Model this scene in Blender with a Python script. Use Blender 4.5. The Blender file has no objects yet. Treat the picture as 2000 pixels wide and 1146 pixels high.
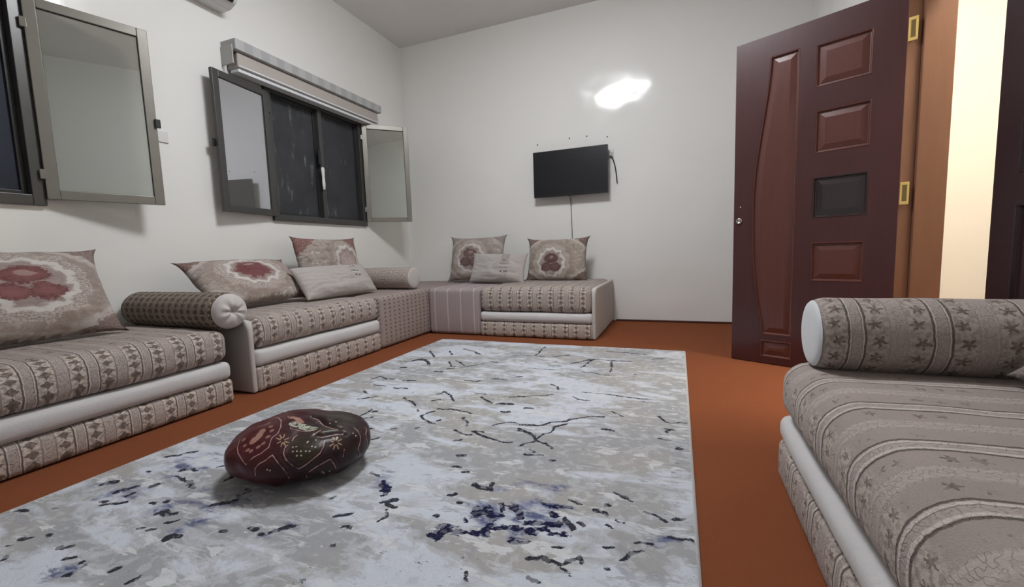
import bpy, bmesh, math, random
import numpy as np
from mathutils import Vector, Matrix, noise as mn
random.seed(7)
SC = bpy.context.scene
COL = SC.collection
R = math.radians

# ------------------------------------------------------------------ camera
FPX, YAW, PITCH, ROLL = 832.208, .373, .098, -.033
CAMPOS = Vector((3.075, -4.487, .75))
fw = Vector((-math.sin(YAW)*math.cos(PITCH), math.cos(YAW)*math.cos(PITCH), -math.sin(PITCH)))
rt = fw.cross(Vector((0, 0, 1))).normalized()
up = rt.cross(fw)
cr, sr = math.cos(ROLL), math.sin(ROLL)
rt2 = cr*rt + sr*up
up2 = -sr*rt + cr*up
cd = bpy.data.cameras.new('camera')
cd.sensor_width = 36
cd.sensor_fit = 'HORIZONTAL'
cd.lens = FPX/2000*36
cd.clip_start = .02
cam = bpy.data.objects.new('camera', cd)
COL.objects.link(cam)
M4 = Matrix((rt2, up2, -fw)).transposed().to_4x4()
M4.translation = CAMPOS
cam.matrix_world = M4
SC.camera = cam

# ------------------------------------------------------------------ world, exposure
w = bpy.data.worlds.new('night')
SC.world = w
w.use_nodes = True
w.node_tree.nodes['Background'].inputs[0].default_value = (.25, .35, .6, 1)
w.node_tree.nodes['Background'].inputs[1].default_value = .01
SC.view_settings.view_transform = 'Standard'
SC.view_settings.look = 'None'
SC.view_settings.gamma = 1
SC.view_settings.use_curve_mapping = False
SC.view_settings.exposure = 0.0
ROOM_LIGHT = 58.0          # emission strength of the room's ceiling panel
ROOM_TINT = (.945, .97, 1.0)
HALL_LIGHT = 95.0
HALL_TINT = (1.0, .90, .74)
H = 3.18

# ------------------------------------------------------------------ materials
class N:
    def __init__(s, name):
        s.m = bpy.data.materials.new(name)
        s.m.use_nodes = True
        s.t = s.m.node_tree
        s.b = s.t.nodes['Principled BSDF']
        s.out = s.t.nodes['Material Output']
    def link(s, a, b): s.t.links.new(a, b)
    def put(s, sock, v):
        if v is None: return
        if hasattr(v, 'links'): s.link(v, sock)
        elif isinstance(v, (tuple, list)) and len(v) == 3 and sock.type == 'RGBA': sock.default_value = (*v, 1)
        else: sock.default_value = v
    def ma(s, op, a, b=None, c=None, clamp=False):
        n = s.t.nodes.new('ShaderNodeMath'); n.operation = op; n.use_clamp = clamp
        for i, v in enumerate((a, b, c)): s.put(n.inputs[i], v)
        return n.outputs[0]
    def vm(s, op, a, b=None):
        n = s.t.nodes.new('ShaderNodeVectorMath'); n.operation = op
        s.put(n.inputs[0], a)
        if b is not None:
            if op == 'SCALE': s.put(n.inputs[3], b)
            else: s.put(n.inputs[1], b)
        return n.outputs[1] if op in ('LENGTH', 'DISTANCE') else n.outputs[0]
    def mix(s, f, a, b):
        n = s.t.nodes.new('ShaderNodeMix'); n.data_type = 'RGBA'; n.clamp_factor = True
        s.put(n.inputs[0], f); s.put(n.inputs[6], a); s.put(n.inputs[7], b)
        return n.outputs[2]
    def ss(s, x, a, b):
        n = s.t.nodes.new('ShaderNodeMapRange'); n.interpolation_type = 'SMOOTHSTEP'
        s.put(n.inputs[0], x); n.inputs[1].default_value = a; n.inputs[2].default_value = b
        return n.outputs[0]
    def attr(s, name):
        n = s.t.nodes.new('ShaderNodeAttribute'); n.attribute_name = name
        return n
    def obj(s): return s.t.nodes.new('ShaderNodeTexCoord').outputs['Object']
    def sep(s, v):
        n = s.t.nodes.new('ShaderNodeSeparateXYZ'); s.put(n.inputs[0], v); return n.outputs
    def comb(s, x, y, z=0.0):
        n = s.t.nodes.new('ShaderNodeCombineXYZ')
        for i, v in enumerate((x, y, z)): s.put(n.inputs[i], v)
        return n.outputs[0]
    def noise(s, v, scale, det=3, rough=.5, col=False, dist=0.0):
        n = s.t.nodes.new('ShaderNodeTexNoise')
        s.put(n.inputs['Vector'], v); n.inputs['Scale'].default_value = scale
        n.inputs['Detail'].default_value = det; n.inputs['Roughness'].default_value = rough
        n.inputs['Distortion'].default_value = dist
        return n.outputs['Color'] if col else n.outputs['Fac']
    def vor(s, v, scale, feat='F1', out='Distance'):
        n = s.t.nodes.new('ShaderNodeTexVoronoi'); n.feature = feat
        s.put(n.inputs['Vector'], v); n.inputs['Scale'].default_value = scale
        return n.outputs[out]
    def warp(s, v, scale, amt):
        return s.vm('ADD', v, s.vm('SCALE', s.vm('SUBTRACT', s.noise(v, scale, 2, col=True), (.5, .5, .5)), amt))
    def bump(s, h, dist=.002, st=1.0):
        n = s.t.nodes.new('ShaderNodeBump'); n.inputs['Strength'].default_value = st
        n.inputs['Distance'].default_value = dist; s.put(n.inputs['Height'], h)
        s.link(n.outputs[0], s.b.inputs['Normal'])
    def fin(s, col=None, rough=None, metal=None, sheen=0, coat=0, spec=None, **k):
        s.put(s.b.inputs['Base Color'], col); s.put(s.b.inputs['Roughness'], rough)
        s.put(s.b.inputs['Metallic'], metal); s.put(s.b.inputs['Specular IOR Level'], spec)
        if sheen:
            s.b.inputs['Sheen Weight'].default_value = sheen; s.b.inputs['Sheen Roughness'].default_value = .5
        if coat:
            s.b.inputs['Coat Weight'].default_value = coat; s.b.inputs['Coat Roughness'].default_value = k.get('cr', .05)
        return s.m

def plain(name, col, rough=.5, metal=0.0, spec=None, var=.06, sc=20, bump=0.0, sheen=0, coat=0):
    n = N(name)
    v = n.obj()
    f = n.noise(v, sc, 4)
    c2 = tuple(x*(1-var*2) for x in col); c1 = tuple(min(1, x*(1+var)) for x in col)
    if bump: n.bump(n.noise(v, sc*12, 2), bump)
    return n.fin(n.mix(f, c1, c2), rough, metal, sheen, coat, spec)

def m_wall(name, col, rough, hl):
    n = N(name); v = n.obj()
    low = n.noise(v, .9, 3)
    c = n.mix(low, tuple(x*.97 for x in col), tuple(min(1, x*1.02) for x in col))
    sp = n.ss(n.noise(v, 7, 5, .7), .70, .78)
    c = n.mix(n.ma('MULTIPLY', sp, .12), c, (.45, .42, .36))
    n.bump(n.ma('ADD', n.ma('MULTIPLY', n.noise(v, 1.6, 2), 1.0), n.ma('MULTIPLY', n.noise(v, 60, 2), .006)), hl)
    return n.fin(c, rough, spec=.5)
WALL = m_wall('glossy_wall_paint', (.83, .822, .792), .13, .022)
CEIL = m_wall('ceiling_paint', (.84, .82, .80), .7, .004)
HALLW = m_wall('hall_paint', (.86, .83, .74), .5, .004)

def m_floor():
    n = N('terracotta_carpet'); v = n.obj()
    f = n.noise(v, 2.2, 4, .6); g = n.noise(v, 260, 2, .7)
    c = n.mix(f, (.200, .066, .031), (.250, .083, .036))
    c = n.mix(n.ma('MULTIPLY', n.ss(g, .35, .7), .35), c, (.16, .055, .025))
    n.bump(g, .0025)
    return n.fin(c, .97, spec=.03)
FLOOR = m_floor()

def m_wood(name, base, dark, rough, coat):
    n = N(name); v = n.obj(); x = n.sep(v)
    st = n.comb(n.ma('MULTIPLY', x[0], 9.0), n.ma('MULTIPLY', x[1], 9.0), n.ma('MULTIPLY', x[2], .7))
    g = n.noise(st, 3.0, 5, .6, dist=.6); h = n.noise(st, 22.0, 3, .6)
    c = n.mix(g, dark, base)
    c = n.mix(n.ma('MULTIPLY', n.ss(h, .5, .75), .35), c, dark)
    n.bump(h, .0004)
    return n.fin(c, rough, coat=coat, cr=.15)
DOORW = m_wood('dark_mahogany', (.070, .016, .016), (.042, .010, .012), .36, .35)
DOORP = m_wood('red_mahogany_panel', (.125, .036, .025), (.075, .020, .016), .34, .45)
DOORB = m_wood('dark_reflection_panel', (.030, .018, .018), (.018, .011, .012), .20, .6)  # same wood as its neighbours, with a dark reflection put into the colour
JAMBW = m_wood('brown_frame_wood', (.215, .100, .058), (.16, .073, .043), .4, .2)
JAMBD = m_wood('brown_frame_wood_deep', (.17, .068, .042), (.12, .048, .032), .4, .2)
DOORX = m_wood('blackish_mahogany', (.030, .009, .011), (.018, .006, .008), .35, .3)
BRASS = plain('brass', (.95, .70, .24), .38, .65)
STEEL = plain('steel', (.6, .58, .56), .25, 1.0)
ALU = plain('grey_brown_aluminium', (.068, .067, .063), .33, .25, var=.05)
ALUL = plain('pale_bronze_aluminium', (.22, .208, .18), .36, .35, var=.05)
DARKALU = plain('dark_aluminium', (.030, .031, .032), .35, .2)
RUBBER = plain('black_rubber', (.012, .012, .012), .6)
PLAST = plain('white_plastic', (.72, .72, .70), .35, var=.03)
PLASTG = plain('grey_plastic', (.42, .41, .39), .4, var=.03)
BLACKP = plain('black_plastic', (.012, .012, .014), .32)
BLINDB = plain('beige_blind_fabric', (.44, .395, .36), .75, sc=4)
BLINDG = None
VELVETM = plain('silver_velvet', (.58, .565, .565), .8, spec=.2, var=.03, sc=9, bump=.0006, sheen=.08)
VELVET = plain('pale_grey_velvet', (.53, .495, .48), .85, spec=.2, var=.04, sc=9, bump=.0006, sheen=.12)
VELVETW = plain('white_satin', (.66, .68, .70), .6, spec=.3, var=.03, sc=9, sheen=.2)
CUSHG = plain('silver_grey_cushion_fabric', (.45, .42, .405), .8, spec=.25, var=.05, sc=12, bump=.0006, sheen=.3)

def m_screen(name, col, smudge):
    n = N(name); v = n.obj()
    x = n.sep(v)
    st = n.comb(x[0], n.ma('MULTIPLY', x[1], 3.2), x[2])
    a = n.ss(n.noise(st, 5.0, 5, .65), .57, .74)
    b = n.ss(n.noise(v, 5.0, 3), .35, .7)
    c = n.mix(n.ma('MULTIPLY', b, .5), col, tuple(k*.6 for k in col))
    c = n.mix(n.ma('MULTIPLY', a, smudge), c, (.16, .165, .17))
    n.bump(n.noise(v, 400, 1), .0006)
    return n.fin(c, .55, spec=.3)
SCR2 = m_screen('dusty_insect_mesh', (.046, .048, .054), .8)
SCR1 = m_screen('navy_insect_mesh', (.016, .021, .038), .25)

def m_glass(name, refl, tint, haze):
    n = N(name)
    g = n.t.nodes.new('ShaderNodeBsdfGlossy'); g.inputs['Roughness'].default_value = .02
    g.inputs['Color'].default_value = (*refl, 1)
    tr = n.t.nodes.new('ShaderNodeBsdfTransparent'); tr.inputs[0].default_value = (*tint, 1)
    df = n.t.nodes.new('ShaderNodeBsdfDiffuse'); df.inputs[0].default_value = (.30, .29, .27, 1)
    m1 = n.t.nodes.new('ShaderNodeMixShader'); m1.inputs[0].default_value = haze
    n.link(tr.outputs[0], m1.inputs[1]); n.link(df.outputs[0], m1.inputs[2])
    ad = n.t.nodes.new('ShaderNodeAddShader')
    n.link(m1.outputs[0], ad.inputs[0]); n.link(g.outputs[0], ad.inputs[1])
    n.link(ad.outputs[0], n.out.inputs[0])
    return n.m
GLASS = m_glass('bronze_reflective_glass', (.46, .48, .53), (.24, .22, .19), .25)
GLASSF = m_glass('dusty_bronze_glass', (.25, .265, .26), (.42, .42, .38), .35)

def emis(name, col, st):
    n = N(name)
    e = n.t.nodes.new('ShaderNodeEmission'); e.inputs[0].default_value = (*col, 1); e.inputs[1].default_value = st
    n.link(e.outputs[0], n.out.inputs[0]); return n.m

def m_brocade(name, tone=1.0, leafk=1.0, P=.092, warm=0.0, lh=.040, top=9.0, lr=1.0, soft=.40, curlk=.45, mott=1.0, cw=.034, maple=False):
    """striped brocade: columns of leaves between satin bands, in the attribute pc (x along, y around, in metres)"""
    n = N(name)
    pc = n.attr('pc').outputs['Vector']
    wv = n.warp(n.warp(pc, 38, .006), 120, .003)
    x = n.sep(wv)
    u = n.ma('DIVIDE', x[0], P)
    t = n.ma('FRACT', u)
    per = n.ma('FRACT', n.ma('MULTIPLY', n.ma('FLOOR', u), .5))           # 0 or .5: every second band is the bold one
    bold = n.ma('LESS_THAN', per, .25)
    # leaf column t in 0..0.54, satin band beyond
    inleaf = n.ma('LESS_THAN', t, .54)
    lx = n.ma('ABSOLUTE', n.ma('MULTIPLY', n.ma('SUBTRACT', t, .27), P))
    cell = n.ma('DIVIDE', x[1], lh)
    fy = n.ma('MULTIPLY', n.ma('SUBTRACT', n.ma('FRACT', cell), .5), lh)
    ly = n.ma('ABSOLUTE', fy)
    star = n.ma('ADD', n.ma('POWER', n.ma('DIVIDE', lx, .0205*lr), .70), n.ma('POWER', n.ma('DIVIDE', ly, .0190*lr*lh/.040), .95))
    if maple:
        sx = n.ma('MULTIPLY', n.ma('SUBTRACT', t, .27), P); par = n.ma('FLOOR', cell)
        sx = n.ma('ADD', sx, n.ma('MULTIPLY', n.ma('SINE', n.ma('MULTIPLY', par, 2.4)), .005))
        an = n.ma('ADD', n.ma('ARCTAN2', sx, fy), n.ma('MULTIPLY', par, 1.7))
        dd = n.vm('LENGTH', n.comb(sx, fy, 0.0))
        star = n.ma('DIVIDE', dd, n.ma('MULTIPLY', n.ma('ADD', .72, n.ma('MULTIPLY', n.ma('COSINE', n.ma('MULTIPLY', an, 5.0)), .34)), .0175*lr))
    nz = n.noise(pc, 160, 2)
    star = n.ma('ADD', star, n.ma('MULTIPLY', n.ma('SUBTRACT', nz, .5), 2.0 if maple else .9))
    leaf = n.ma('MULTIPLY', n.ss(star, 1.08, .92), inleaf)
    low = n.noise(pc, 7, 3)
    topm = n.ss(x[1], top, top+.05)                                       # leaves fade on the seat top: sheen at a low view put into the colour
    leaf = n.ma('MULTIPLY', leaf, n.ma('SUBTRACT', 1.0, n.ma('MULTIPLY', topm, n.ss(n.noise(pc, 16, 2), .62, .48))))
    core = n.ss(n.noise(pc, 90, 3), .45, .6)
    def near(c, wd): return n.ss(n.ma('ABSOLUTE', n.ma('SUBTRACT', t, c)), wd, wd*.45)
    edge = n.ma('MAXIMUM', near(.56, .034), near(.975, .034))
    edge = n.ma('MULTIPLY', edge, n.ma('ADD', n.ma('MULTIPLY', bold, .95-soft), soft))
    cord = n.ma('MULTIPLY', n.ma('MAXIMUM', near(.555+cw*1.6, cw), near(.98-cw*1.6, cw)), n.ma('ADD', n.ma('MULTIPLY', bold, .65), .12))
    T = lambda r, g, b: (r*tone, g*tone*(1-warm*.03), b*tone*(1-warm*.10))
    cream = n.mix(n.ss(n.noise(pc, 75, 3), .42, .60), T(.56-.12*(1-mott), .485-.11*(1-mott), .43-.09*(1-mott)), T(.30, .25, .225))
    satin = n.mix(low, T(.43, .365, .335), T(.36, .30, .278))
    curl = n.ss(n.ma('ABSOLUTE', n.ma('SUBTRACT', n.noise(pc, 60, 1), .5)), .045, .012)
    satin = n.mix(n.ma('MULTIPLY', curl, curlk), satin, T(.25, .21, .185))
    flat = n.mix(topm, cream, n.mix(low, T(.36, .302, .272), T(.28, .232, .208)))
    c = n.mix(inleaf, satin, flat)
    c = n.mix(n.ma('MULTIPLY', leaf, .92*leafk), c, n.mix(core, T(.075, .052, .044), T(.19, .140, .118)))
    c = n.mix(n.ma('MULTIPLY', edge, .95), c, T(.085, .060, .050))
    c = n.mix(n.ma('MULTIPLY', cord, .85), c, T(.66, .60, .56))
    weave = n.noise(pc, 900, 2)
    c = n.mix(n.ma('MULTIPLY', n.ss(weave, .4, .7), .22), c, T(.55, .50, .46))
    h = n.ma('ADD', n.ma('MULTIPLY', weave, .25), n.ma('MULTIPLY', cord, 1.0))
    h = n.ma('SUBTRACT', h, n.ma('MULTIPLY', edge, .7))
    h = n.ma('ADD', h, n.ma('MULTIPLY', n.ma('SUBTRACT', 1.0, inleaf), .6))
    h = n.ma('SUBTRACT', h, n.ma('MULTIPLY', n.ma('MULTIPLY', curl, curlk), n.ma('SUBTRACT', 1.0, inleaf)))
    h = n.ma('ADD', h, n.ma('MULTIPLY', n.noise(pc, 220, 3, .7), .55))
    h = n.ma('SUBTRACT', h, n.ma('MULTIPLY', leaf, .5))
    n.bump(h, .0035)
    return n.fin(c, .8, spec=.15, sheen=.05)
BROC = m_brocade('striped_leaf_brocade', 1.08, top=.43)
BROCF = m_brocade('striped_leaf_brocade_far', 1.06, top=.60)
BROCBASE = m_brocade('striped_leaf_brocade_base', 1.22, top=9)
BROCN = m_brocade('striped_leaf_brocade_near', 1.08, .85, P=.097, top=.33, soft=.10, curlk=.30, lr=.66, mott=.45, cw=.055, maple=True)
BROCD = m_brocade('dark_leaf_brocade', .70, 1.0, P=.054, lh=.034, warm=1.6, lr=1.25, soft=.7)
BROCB = m_brocade('bolster_leaf_brocade', 1.0, .9, P=.086, lh=.046, lr=.82, soft=.10, curlk=.25, mott=.12, maple=True)
BROCS = m_brocade('pale_striped_brocade', 1.12, .35, P=.075, lh=.03)

def m_dots(name):
    n = N(name)
    pc = n.attr('pc').outputs['Vector']; x = n.sep(n.warp(pc, 40, .005))
    a = n.ma('ABSOLUTE', n.ma('SUBTRACT', n.ma('FRACT', n.ma('DIVIDE', x[0], .062)), .5))
    b = n.ma('ABSOLUTE', n.ma('SUBTRACT', n.ma('FRACT', n.ma('DIVIDE', x[1], .034)), .5))
    d = n.ma('ADD', n.ma('MULTIPLY', a, 2.6), n.ma('MULTIPLY', b, 2.4))
    m = n.ss(n.ma('ADD', d, n.ma('MULTIPLY', n.noise(pc, 140, 2), .7)), 1.02, .80)
    st = n.ss(n.ma('ABSOLUTE', n.ma('SUBTRACT', a, .44)), .05, .01)
    c = n.mix(n.noise(pc, 30, 3), (.40, .33, .31), (.30, .235, .215))
    c = n.mix(n.ma('MULTIPLY', st, .4), c, (.48, .41, .39))
    c = n.mix(n.ma('MULTIPLY', m, .85), c, (.09, .062, .058))
    n.bump(n.noise(pc, 700, 2), .002)
    return n.fin(c, .85, sheen=.05, spec=.15)
DOTS = m_dots('spotted_brocade')

def m_stripe_plain(name):
    n = N(name)
    pc = n.attr('pc').outputs['Vector']; x = n.sep(n.warp(pc, 30, .004))
    t = n.ma('FRACT', n.ma('DIVIDE', x[0], .135))
    c = n.mix(n.noise(pc, 90, 3), (.44, .375, .375), (.33, .27, .27))
    l = n.ss(n.ma('ABSOLUTE', n.ma('SUBTRACT', t, .5)), .05, .02)
    l2 = n.ss(n.ma('ABSOLUTE', n.ma('SUBTRACT', n.ma('FRACT', n.ma('DIVIDE', x[0], .027)), .5)), .2, .05)
    c = n.mix(n.ma('MULTIPLY', l2, .3), c, (.26, .2, .2))
    c = n.mix(n.ma('MULTIPLY', l, .85), c, (.60, .54, .53))
    n.bump(n.noise(pc, 700, 2), .002)
    return n.fin(c, .85, sheen=.05, spec=.15)
STRP = m_stripe_plain('mauve_striped_brocade')

def m_medal(name, cx=0.0, cy=0.05, rx=.36, ry=.5, flower=(.17, .035, .035), fl2=(.10, .06, .05), corner=(.13, .03, .03), base=(.44, .385, .35), base2=(.33, .27, .24), seed=0.0, lobes=True, ring=1.0, cornk=1.0, cthr=1.50):
    """pillow print: a mottled flower inside pale and brown rings, darker motifs in the corners"""
    n = N(name)
    pc = n.attr('pc').outputs['Vector']
    pv = n.vm('ADD', pc, (seed, seed*.7, 0))
    off = n.vm('SCALE', n.vm('SUBTRACT', n.noise(pv, 5.5, 3, .6, col=True), (.5, .5, .5)), .22)
    wv = n.vm('ADD', pc, off)
    x = n.sep(wv)
    X = n.ma('DIVIDE', n.ma('SUBTRACT', x[0], cx), rx); Y = n.ma('DIVIDE', n.ma('SUBTRACT', x[1], cy), ry)
    r = n.vm('LENGTH', n.comb(X, Y, 0.0))
    sc = n.ma('MULTIPLY', n.ma('ADD', n.ma('COSINE', n.ma('MULTIPLY', n.ma('ARCTAN2', Y, X), 11.0)), 0.0), .05)
    rr = n.ma('ADD', r, sc)
    mott = n.noise(pv, 11, 4, .65); fine = n.noise(pv, 34, 3, .6)
    c = n.mix(n.ss(mott, .35, .65), base, base2)
    c = n.mix(n.ma('MULTIPLY', n.ss(n.noise(pv, 5, 4, .6), .56, .62), .6), c, (.24, .175, .14))
    c = n.mix(n.ma('MULTIPLY', n.ss(n.noise(pv, 8, 3), .60, .66), .8), c, (.60, .55, .52))
    def band(a, b, wd=.05): return n.ma('MULTIPLY', n.ss(rr, a-wd, a+wd*.3), n.ss(rr, b+wd, b-wd*.3))
    c = n.mix(n.ma('MULTIPLY', band(1.45, 1.75), .55*ring), c, n.mix(fine, (.26, .20, .165), (.36, .29, .25)))
    c = n.mix(n.ma('MULTIPLY', band(1.02, 1.42), .8*ring), c, n.mix(n.ss(fine, .4, .6), (.56, .51, .48), (.30, .23, .19)))
    c = n.mix(n.ma('MULTIPLY', band(.86, 1.06, .04), .9), c, (.64, .60, .57))
    inner = n.ss(rr, .93, .86)
    c = n.mix(n.ma('MULTIPLY', inner, .8), c, n.mix(fine, (.40, .33, .31), (.26, .19, .17)))
    if lobes:
        # three rounded petals
        def lobe(ax, ay, a, b):
            return n.vm('LENGTH', n.comb(n.ma('DIVIDE', n.ma('SUBTRACT', X, ax), a), n.ma('DIVIDE', n.ma('SUBTRACT', Y, ay), b), 0.0))
        l1 = lobe(.0, .33, .55, .36); l2 = lobe(-.36, -.32, .42, .36); l3 = lobe(.34, -.34, .44, .36)
        d = n.ma('MINIMUM', l1, n.ma('MINIMUM', l2, l3))
        d = n.ma('ADD', d, n.ma('MULTIPLY', n.ma('SUBTRACT', fine, .5), .8))
        f = n.ss(d, 1.02, .93)
        shade = n.ss(d, .25, .95)
    else:
        d = n.ma('ADD', n.ma('DIVIDE', rr, .74), n.ma('MULTIPLY', n.ma('SUBTRACT', fine, .5), .9))
        f = n.ss(d, 1.0, .9); shade = n.ss(n.noise(pv, 26, 3, .7), .4, .6)
    c = n.mix(n.ma('MULTIPLY', f, .93), c, n.mix(n.ma('MULTIPLY', shade, n.ss(n.noise(pv, 19, 4, .7), .35, .6)), tuple(min(1, k*1.7+.02) for k in flower), flower))
    core = n.ss(n.ma('ADD', n.vm('LENGTH', n.comb(n.ma('DIVIDE', X, .22), n.ma('DIVIDE', n.ma('SUBTRACT', Y, .40), .13), 0.0)), n.ma('MULTIPLY', fine, .3)), 1.15, 1.0)
    c = n.mix(n.ma('MULTIPLY', core, .7), c, (.42, .30, .27))
    # corners
    y = n.sep(pc)
    cn = n.ma('ADD', n.ma('MULTIPLY', n.ma('ABSOLUTE', y[0]), 1.0), n.ma('ABSOLUTE', y[1]))
    cn = n.ma('ADD', cn, n.ma('MULTIPLY', n.ma('SUBTRACT', mott, .5), .45))
    k = n.ss(cn, cthr, cthr+.08)
    side = n.ss(n.noise(pv, 1.2, 0), .35, .6)
    c = n.mix(n.ma('MULTIPLY', n.ss(cn, 1.34, 1.42), .6*cornk), c, (.58, .53, .50))
    c = n.mix(n.ma('MULTIPLY', k, .9*cornk), c, n.mix(n.ss(fine, .42, .6), corner, (.30, .21, .18)))
    n.bump(n.ma('ADD', n.noise(pv, 120, 2), fine), .0025)
    return n.fin(c, .84, sheen=.04, spec=.15)
MED1 = m_medal('rose_medallion_print', -.02+.20, .10, .42, .56, (.13, .045, .045), corner=(.17, .125, .115), seed=1.3)
MED2 = m_medal('oval_rose_print', -.02, .10, .46, .58, (.105, .028, .030), corner=(.12, .045, .04), seed=4.1, lobes=False)
MED3 = m_medal('half_rose_print', .42, .02, .40, .60, (.30, .235, .22), corner=(.16, .028, .026), seed=7.7, lobes=False, cthr=1.32)
MED4 = m_medal('ringed_medallion_print', -.15, .0, .46, .60, (.10, .058, .055), corner=(.05, .035, .035), base=(.42, .37, .345), base2=(.34, .29, .265), seed=11.2, cornk=.55)
MED5 = m_medal('bold_medallion_print', -.12, -.22, .42, .62, (.075, .036, .032), corner=(.07, .035, .03), base=(.43, .375, .325), base2=(.35, .295, .25), seed=15.9)

def m_bars(name, side):
    """plain cushion fabric with a small woven block of bars near one end"""
    n = N(name); pc = n.attr('pc').outputs['Vector']; x = n.sep(pc)
    def box(cx, cy, hx, hy):
        return n.ma('MULTIPLY', n.ma('LESS_THAN', n.ma('ABSOLUTE', n.ma('SUBTRACT', x[0], cx)), hx), n.ma('LESS_THAN', n.ma('ABSOLUTE', n.ma('SUBTRACT', x[1], cy)), hy))
    c = n.mix(n.noise(pc, 2.0, 3), (.46, .425, .41), (.40, .365, .35))
    if side == 'far':
        for cy in (.42, .18): c = n.mix(n.ma('MULTIPLY', box(.46, cy, .13, .022), .9), c, (.62, .59, .57))
        for cx, cy in ((.40, .60), (.52, .66), (.36, .30), (.45, .32), (.55, .30), (.42, .0), (.53, -.02)):
            c = n.mix(n.ma('MULTIPLY', box(cx, cy, .035, .045), .85), c, (.10, .075, .075))
        c = n.mix(n.ma('MULTIPLY', box(.43, .46, .14, .012), .8), c, (.14, .11, .11))
        c = n.mix(n.ma('MULTIPLY', n.ma('MULTIPLY', box(.46, -.82, .16, .07), n.ss(n.noise(pc, 30, 2), .4, .6)), .6), c, (.2, .16, .15))
    else:
        c = n.mix(n.ma('MULTIPLY', box(.30, .60, .14, .34), .75), c, n.mix(n.ss(n.noise(pc, 9, 3), .4, .55), (.20, .165, .15), (.34, .29, .27)))
        for cy, k in ((.16, .7), (-.10, .75), (-.66, .5)): c = n.mix(n.ma('MULTIPLY', box(.28, cy, .14, .03), k), c, (.15, .12, .115))
        for cx in (.20, .33, .40): c = n.mix(n.ma('MULTIPLY', box(cx, -.36, .035, .07), .75), c, (.10, .08, .075))
    n.bump(n.noise(pc, 200, 2), .001)
    return n.fin(c, .75, sheen=.12, spec=.25)
BARS1 = m_bars('grey_cushion_with_bars', 'far')
BARS2 = m_bars('pale_cushion_with_block', 'back')

# ------------------------------------------------------------------ mesh helpers
def link(name, me, mats=(), parent=None, smooth=False):
    o = bpy.data.objects.new(name, me)
    COL.objects.link(o)
    for m in (mats if isinstance(mats, (list, tuple)) else [mats]): me.materials.append(m)
    if smooth: me.polygons.foreach_set('use_smooth', [True]*len(me.polygons))
    if parent: o.parent = parent
    return o
def tag(o, label=None, cat=None, group=None, kind=None):
    for k, v in (('label', label), ('category', cat), ('group', group), ('kind', kind)):
        if v: o[k] = v
    return o
def empty(name, loc=(0, 0, 0), rz=0.0, rot=None):
    o = bpy.data.objects.new(name, None); o.empty_display_size = .1
    COL.objects.link(o); o.location = loc; o.rotation_euler = rot or (0, 0, rz)
    return o
def boxes(name, bl, mat, parent=None, bevel=0.0, seg=2):
    """one mesh out of axis-aligned boxes (x0,x1,y0,y1,z0,z1)"""
    bm = bmesh.new()
    for (x0, x1, y0, y1, z0, z1) in bl:
        r = bmesh.ops.create_cube(bm, size=1)
        for v in r['verts']:
            v.co = Vector(((x0+x1)/2+v.co.x*(x1-x0), (y0+y1)/2+v.co.y*(y1-y0), (z0+z1)/2+v.co.z*(z1-z0)))
    if bevel: bmesh.ops.bevel(bm, geom=bm.edges[:], offset=bevel, segments=seg, affect='EDGES', profile=.5)
    me = bpy.data.meshes.new(name); bm.to_mesh(me); bm.free()
    return link(name, me, mat, parent)
def grid_mesh(name, P, closed_u=False, closed_v=False, attrs=None):
    """P: array (nu, nv, 3)"""
    nu, nv, _ = P.shape
    me = bpy.data.meshes.new(name)
    iu = np.arange(nu if closed_u else nu-1); iv = np.arange(nv if closed_v else nv-1)
    a, b = np.meshgrid(iu, iv, indexing='ij'); a = a.ravel(); b = b.ravel()
    a1 = (a+1) % nu; b1 = (b+1) % nv
    F = np.stack([a*nv+b, a1*nv+b, a1*nv+b1, a*nv+b1], 1)
    me.vertices.add(nu*nv); me.vertices.foreach_set('co', P.reshape(-1).astype(np.float32))
    me.loops.add(F.size); me.loops.foreach_set('vertex_index', F.reshape(-1).astype(np.int32))
    me.polygons.add(len(F)); me.polygons.foreach_set('loop_start', np.arange(0, F.size, 4, dtype=np.int32))
    me.update(calc_edges=True); me.validate()
    for k, v in (attrs or {}).items(): set_attr(me, k, v)
    return me
def set_attr(me, k, v):
    v = np.asarray(v, dtype=np.float32)
    if v.ndim == 2:
        at = me.attributes.new(k, 'FLOAT_VECTOR', 'POINT'); at.data.foreach_set('vector', v.reshape(-1))
    else:
        at = me.attributes.new(k, 'FLOAT', 'POINT'); at.data.foreach_set('value', v)
def tube(name, pts, r, mat, parent=None, seg=10):
    pts = [Vector(p) for p in pts]
    P = np.zeros((len(pts), seg, 3))
    for i, p in enumerate(pts):
        d = (pts[min(i+1, len(pts)-1)] - pts[max(i-1, 0)]).normalized()
        s = d.cross(Vector((0, 0, 1)) if abs(d.z) < .9 else Vector((1, 0, 0))).normalized(); t = d.cross(s)
        for k in range(seg):
            a = 2*math.pi*k/seg; P[i, k] = p + (s*math.cos(a)+t*math.sin(a))*r
    me = grid_mesh(name, P, closed_v=True)
    bm = bmesh.new(); bm.from_mesh(me); bm.verts.ensure_lookup_table()
    bm.faces.new([bm.verts[k] for k in range(seg)][::-1]); n0 = (len(pts)-1)*seg
    bm.faces.new([bm.verts[n0+k] for k in range(seg)]); bmesh.ops.recalc_face_normals(bm, faces=bm.faces[:]); bm.to_mesh(me); bm.free()
    return link(name, me, mat, parent, smooth=True)
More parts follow.
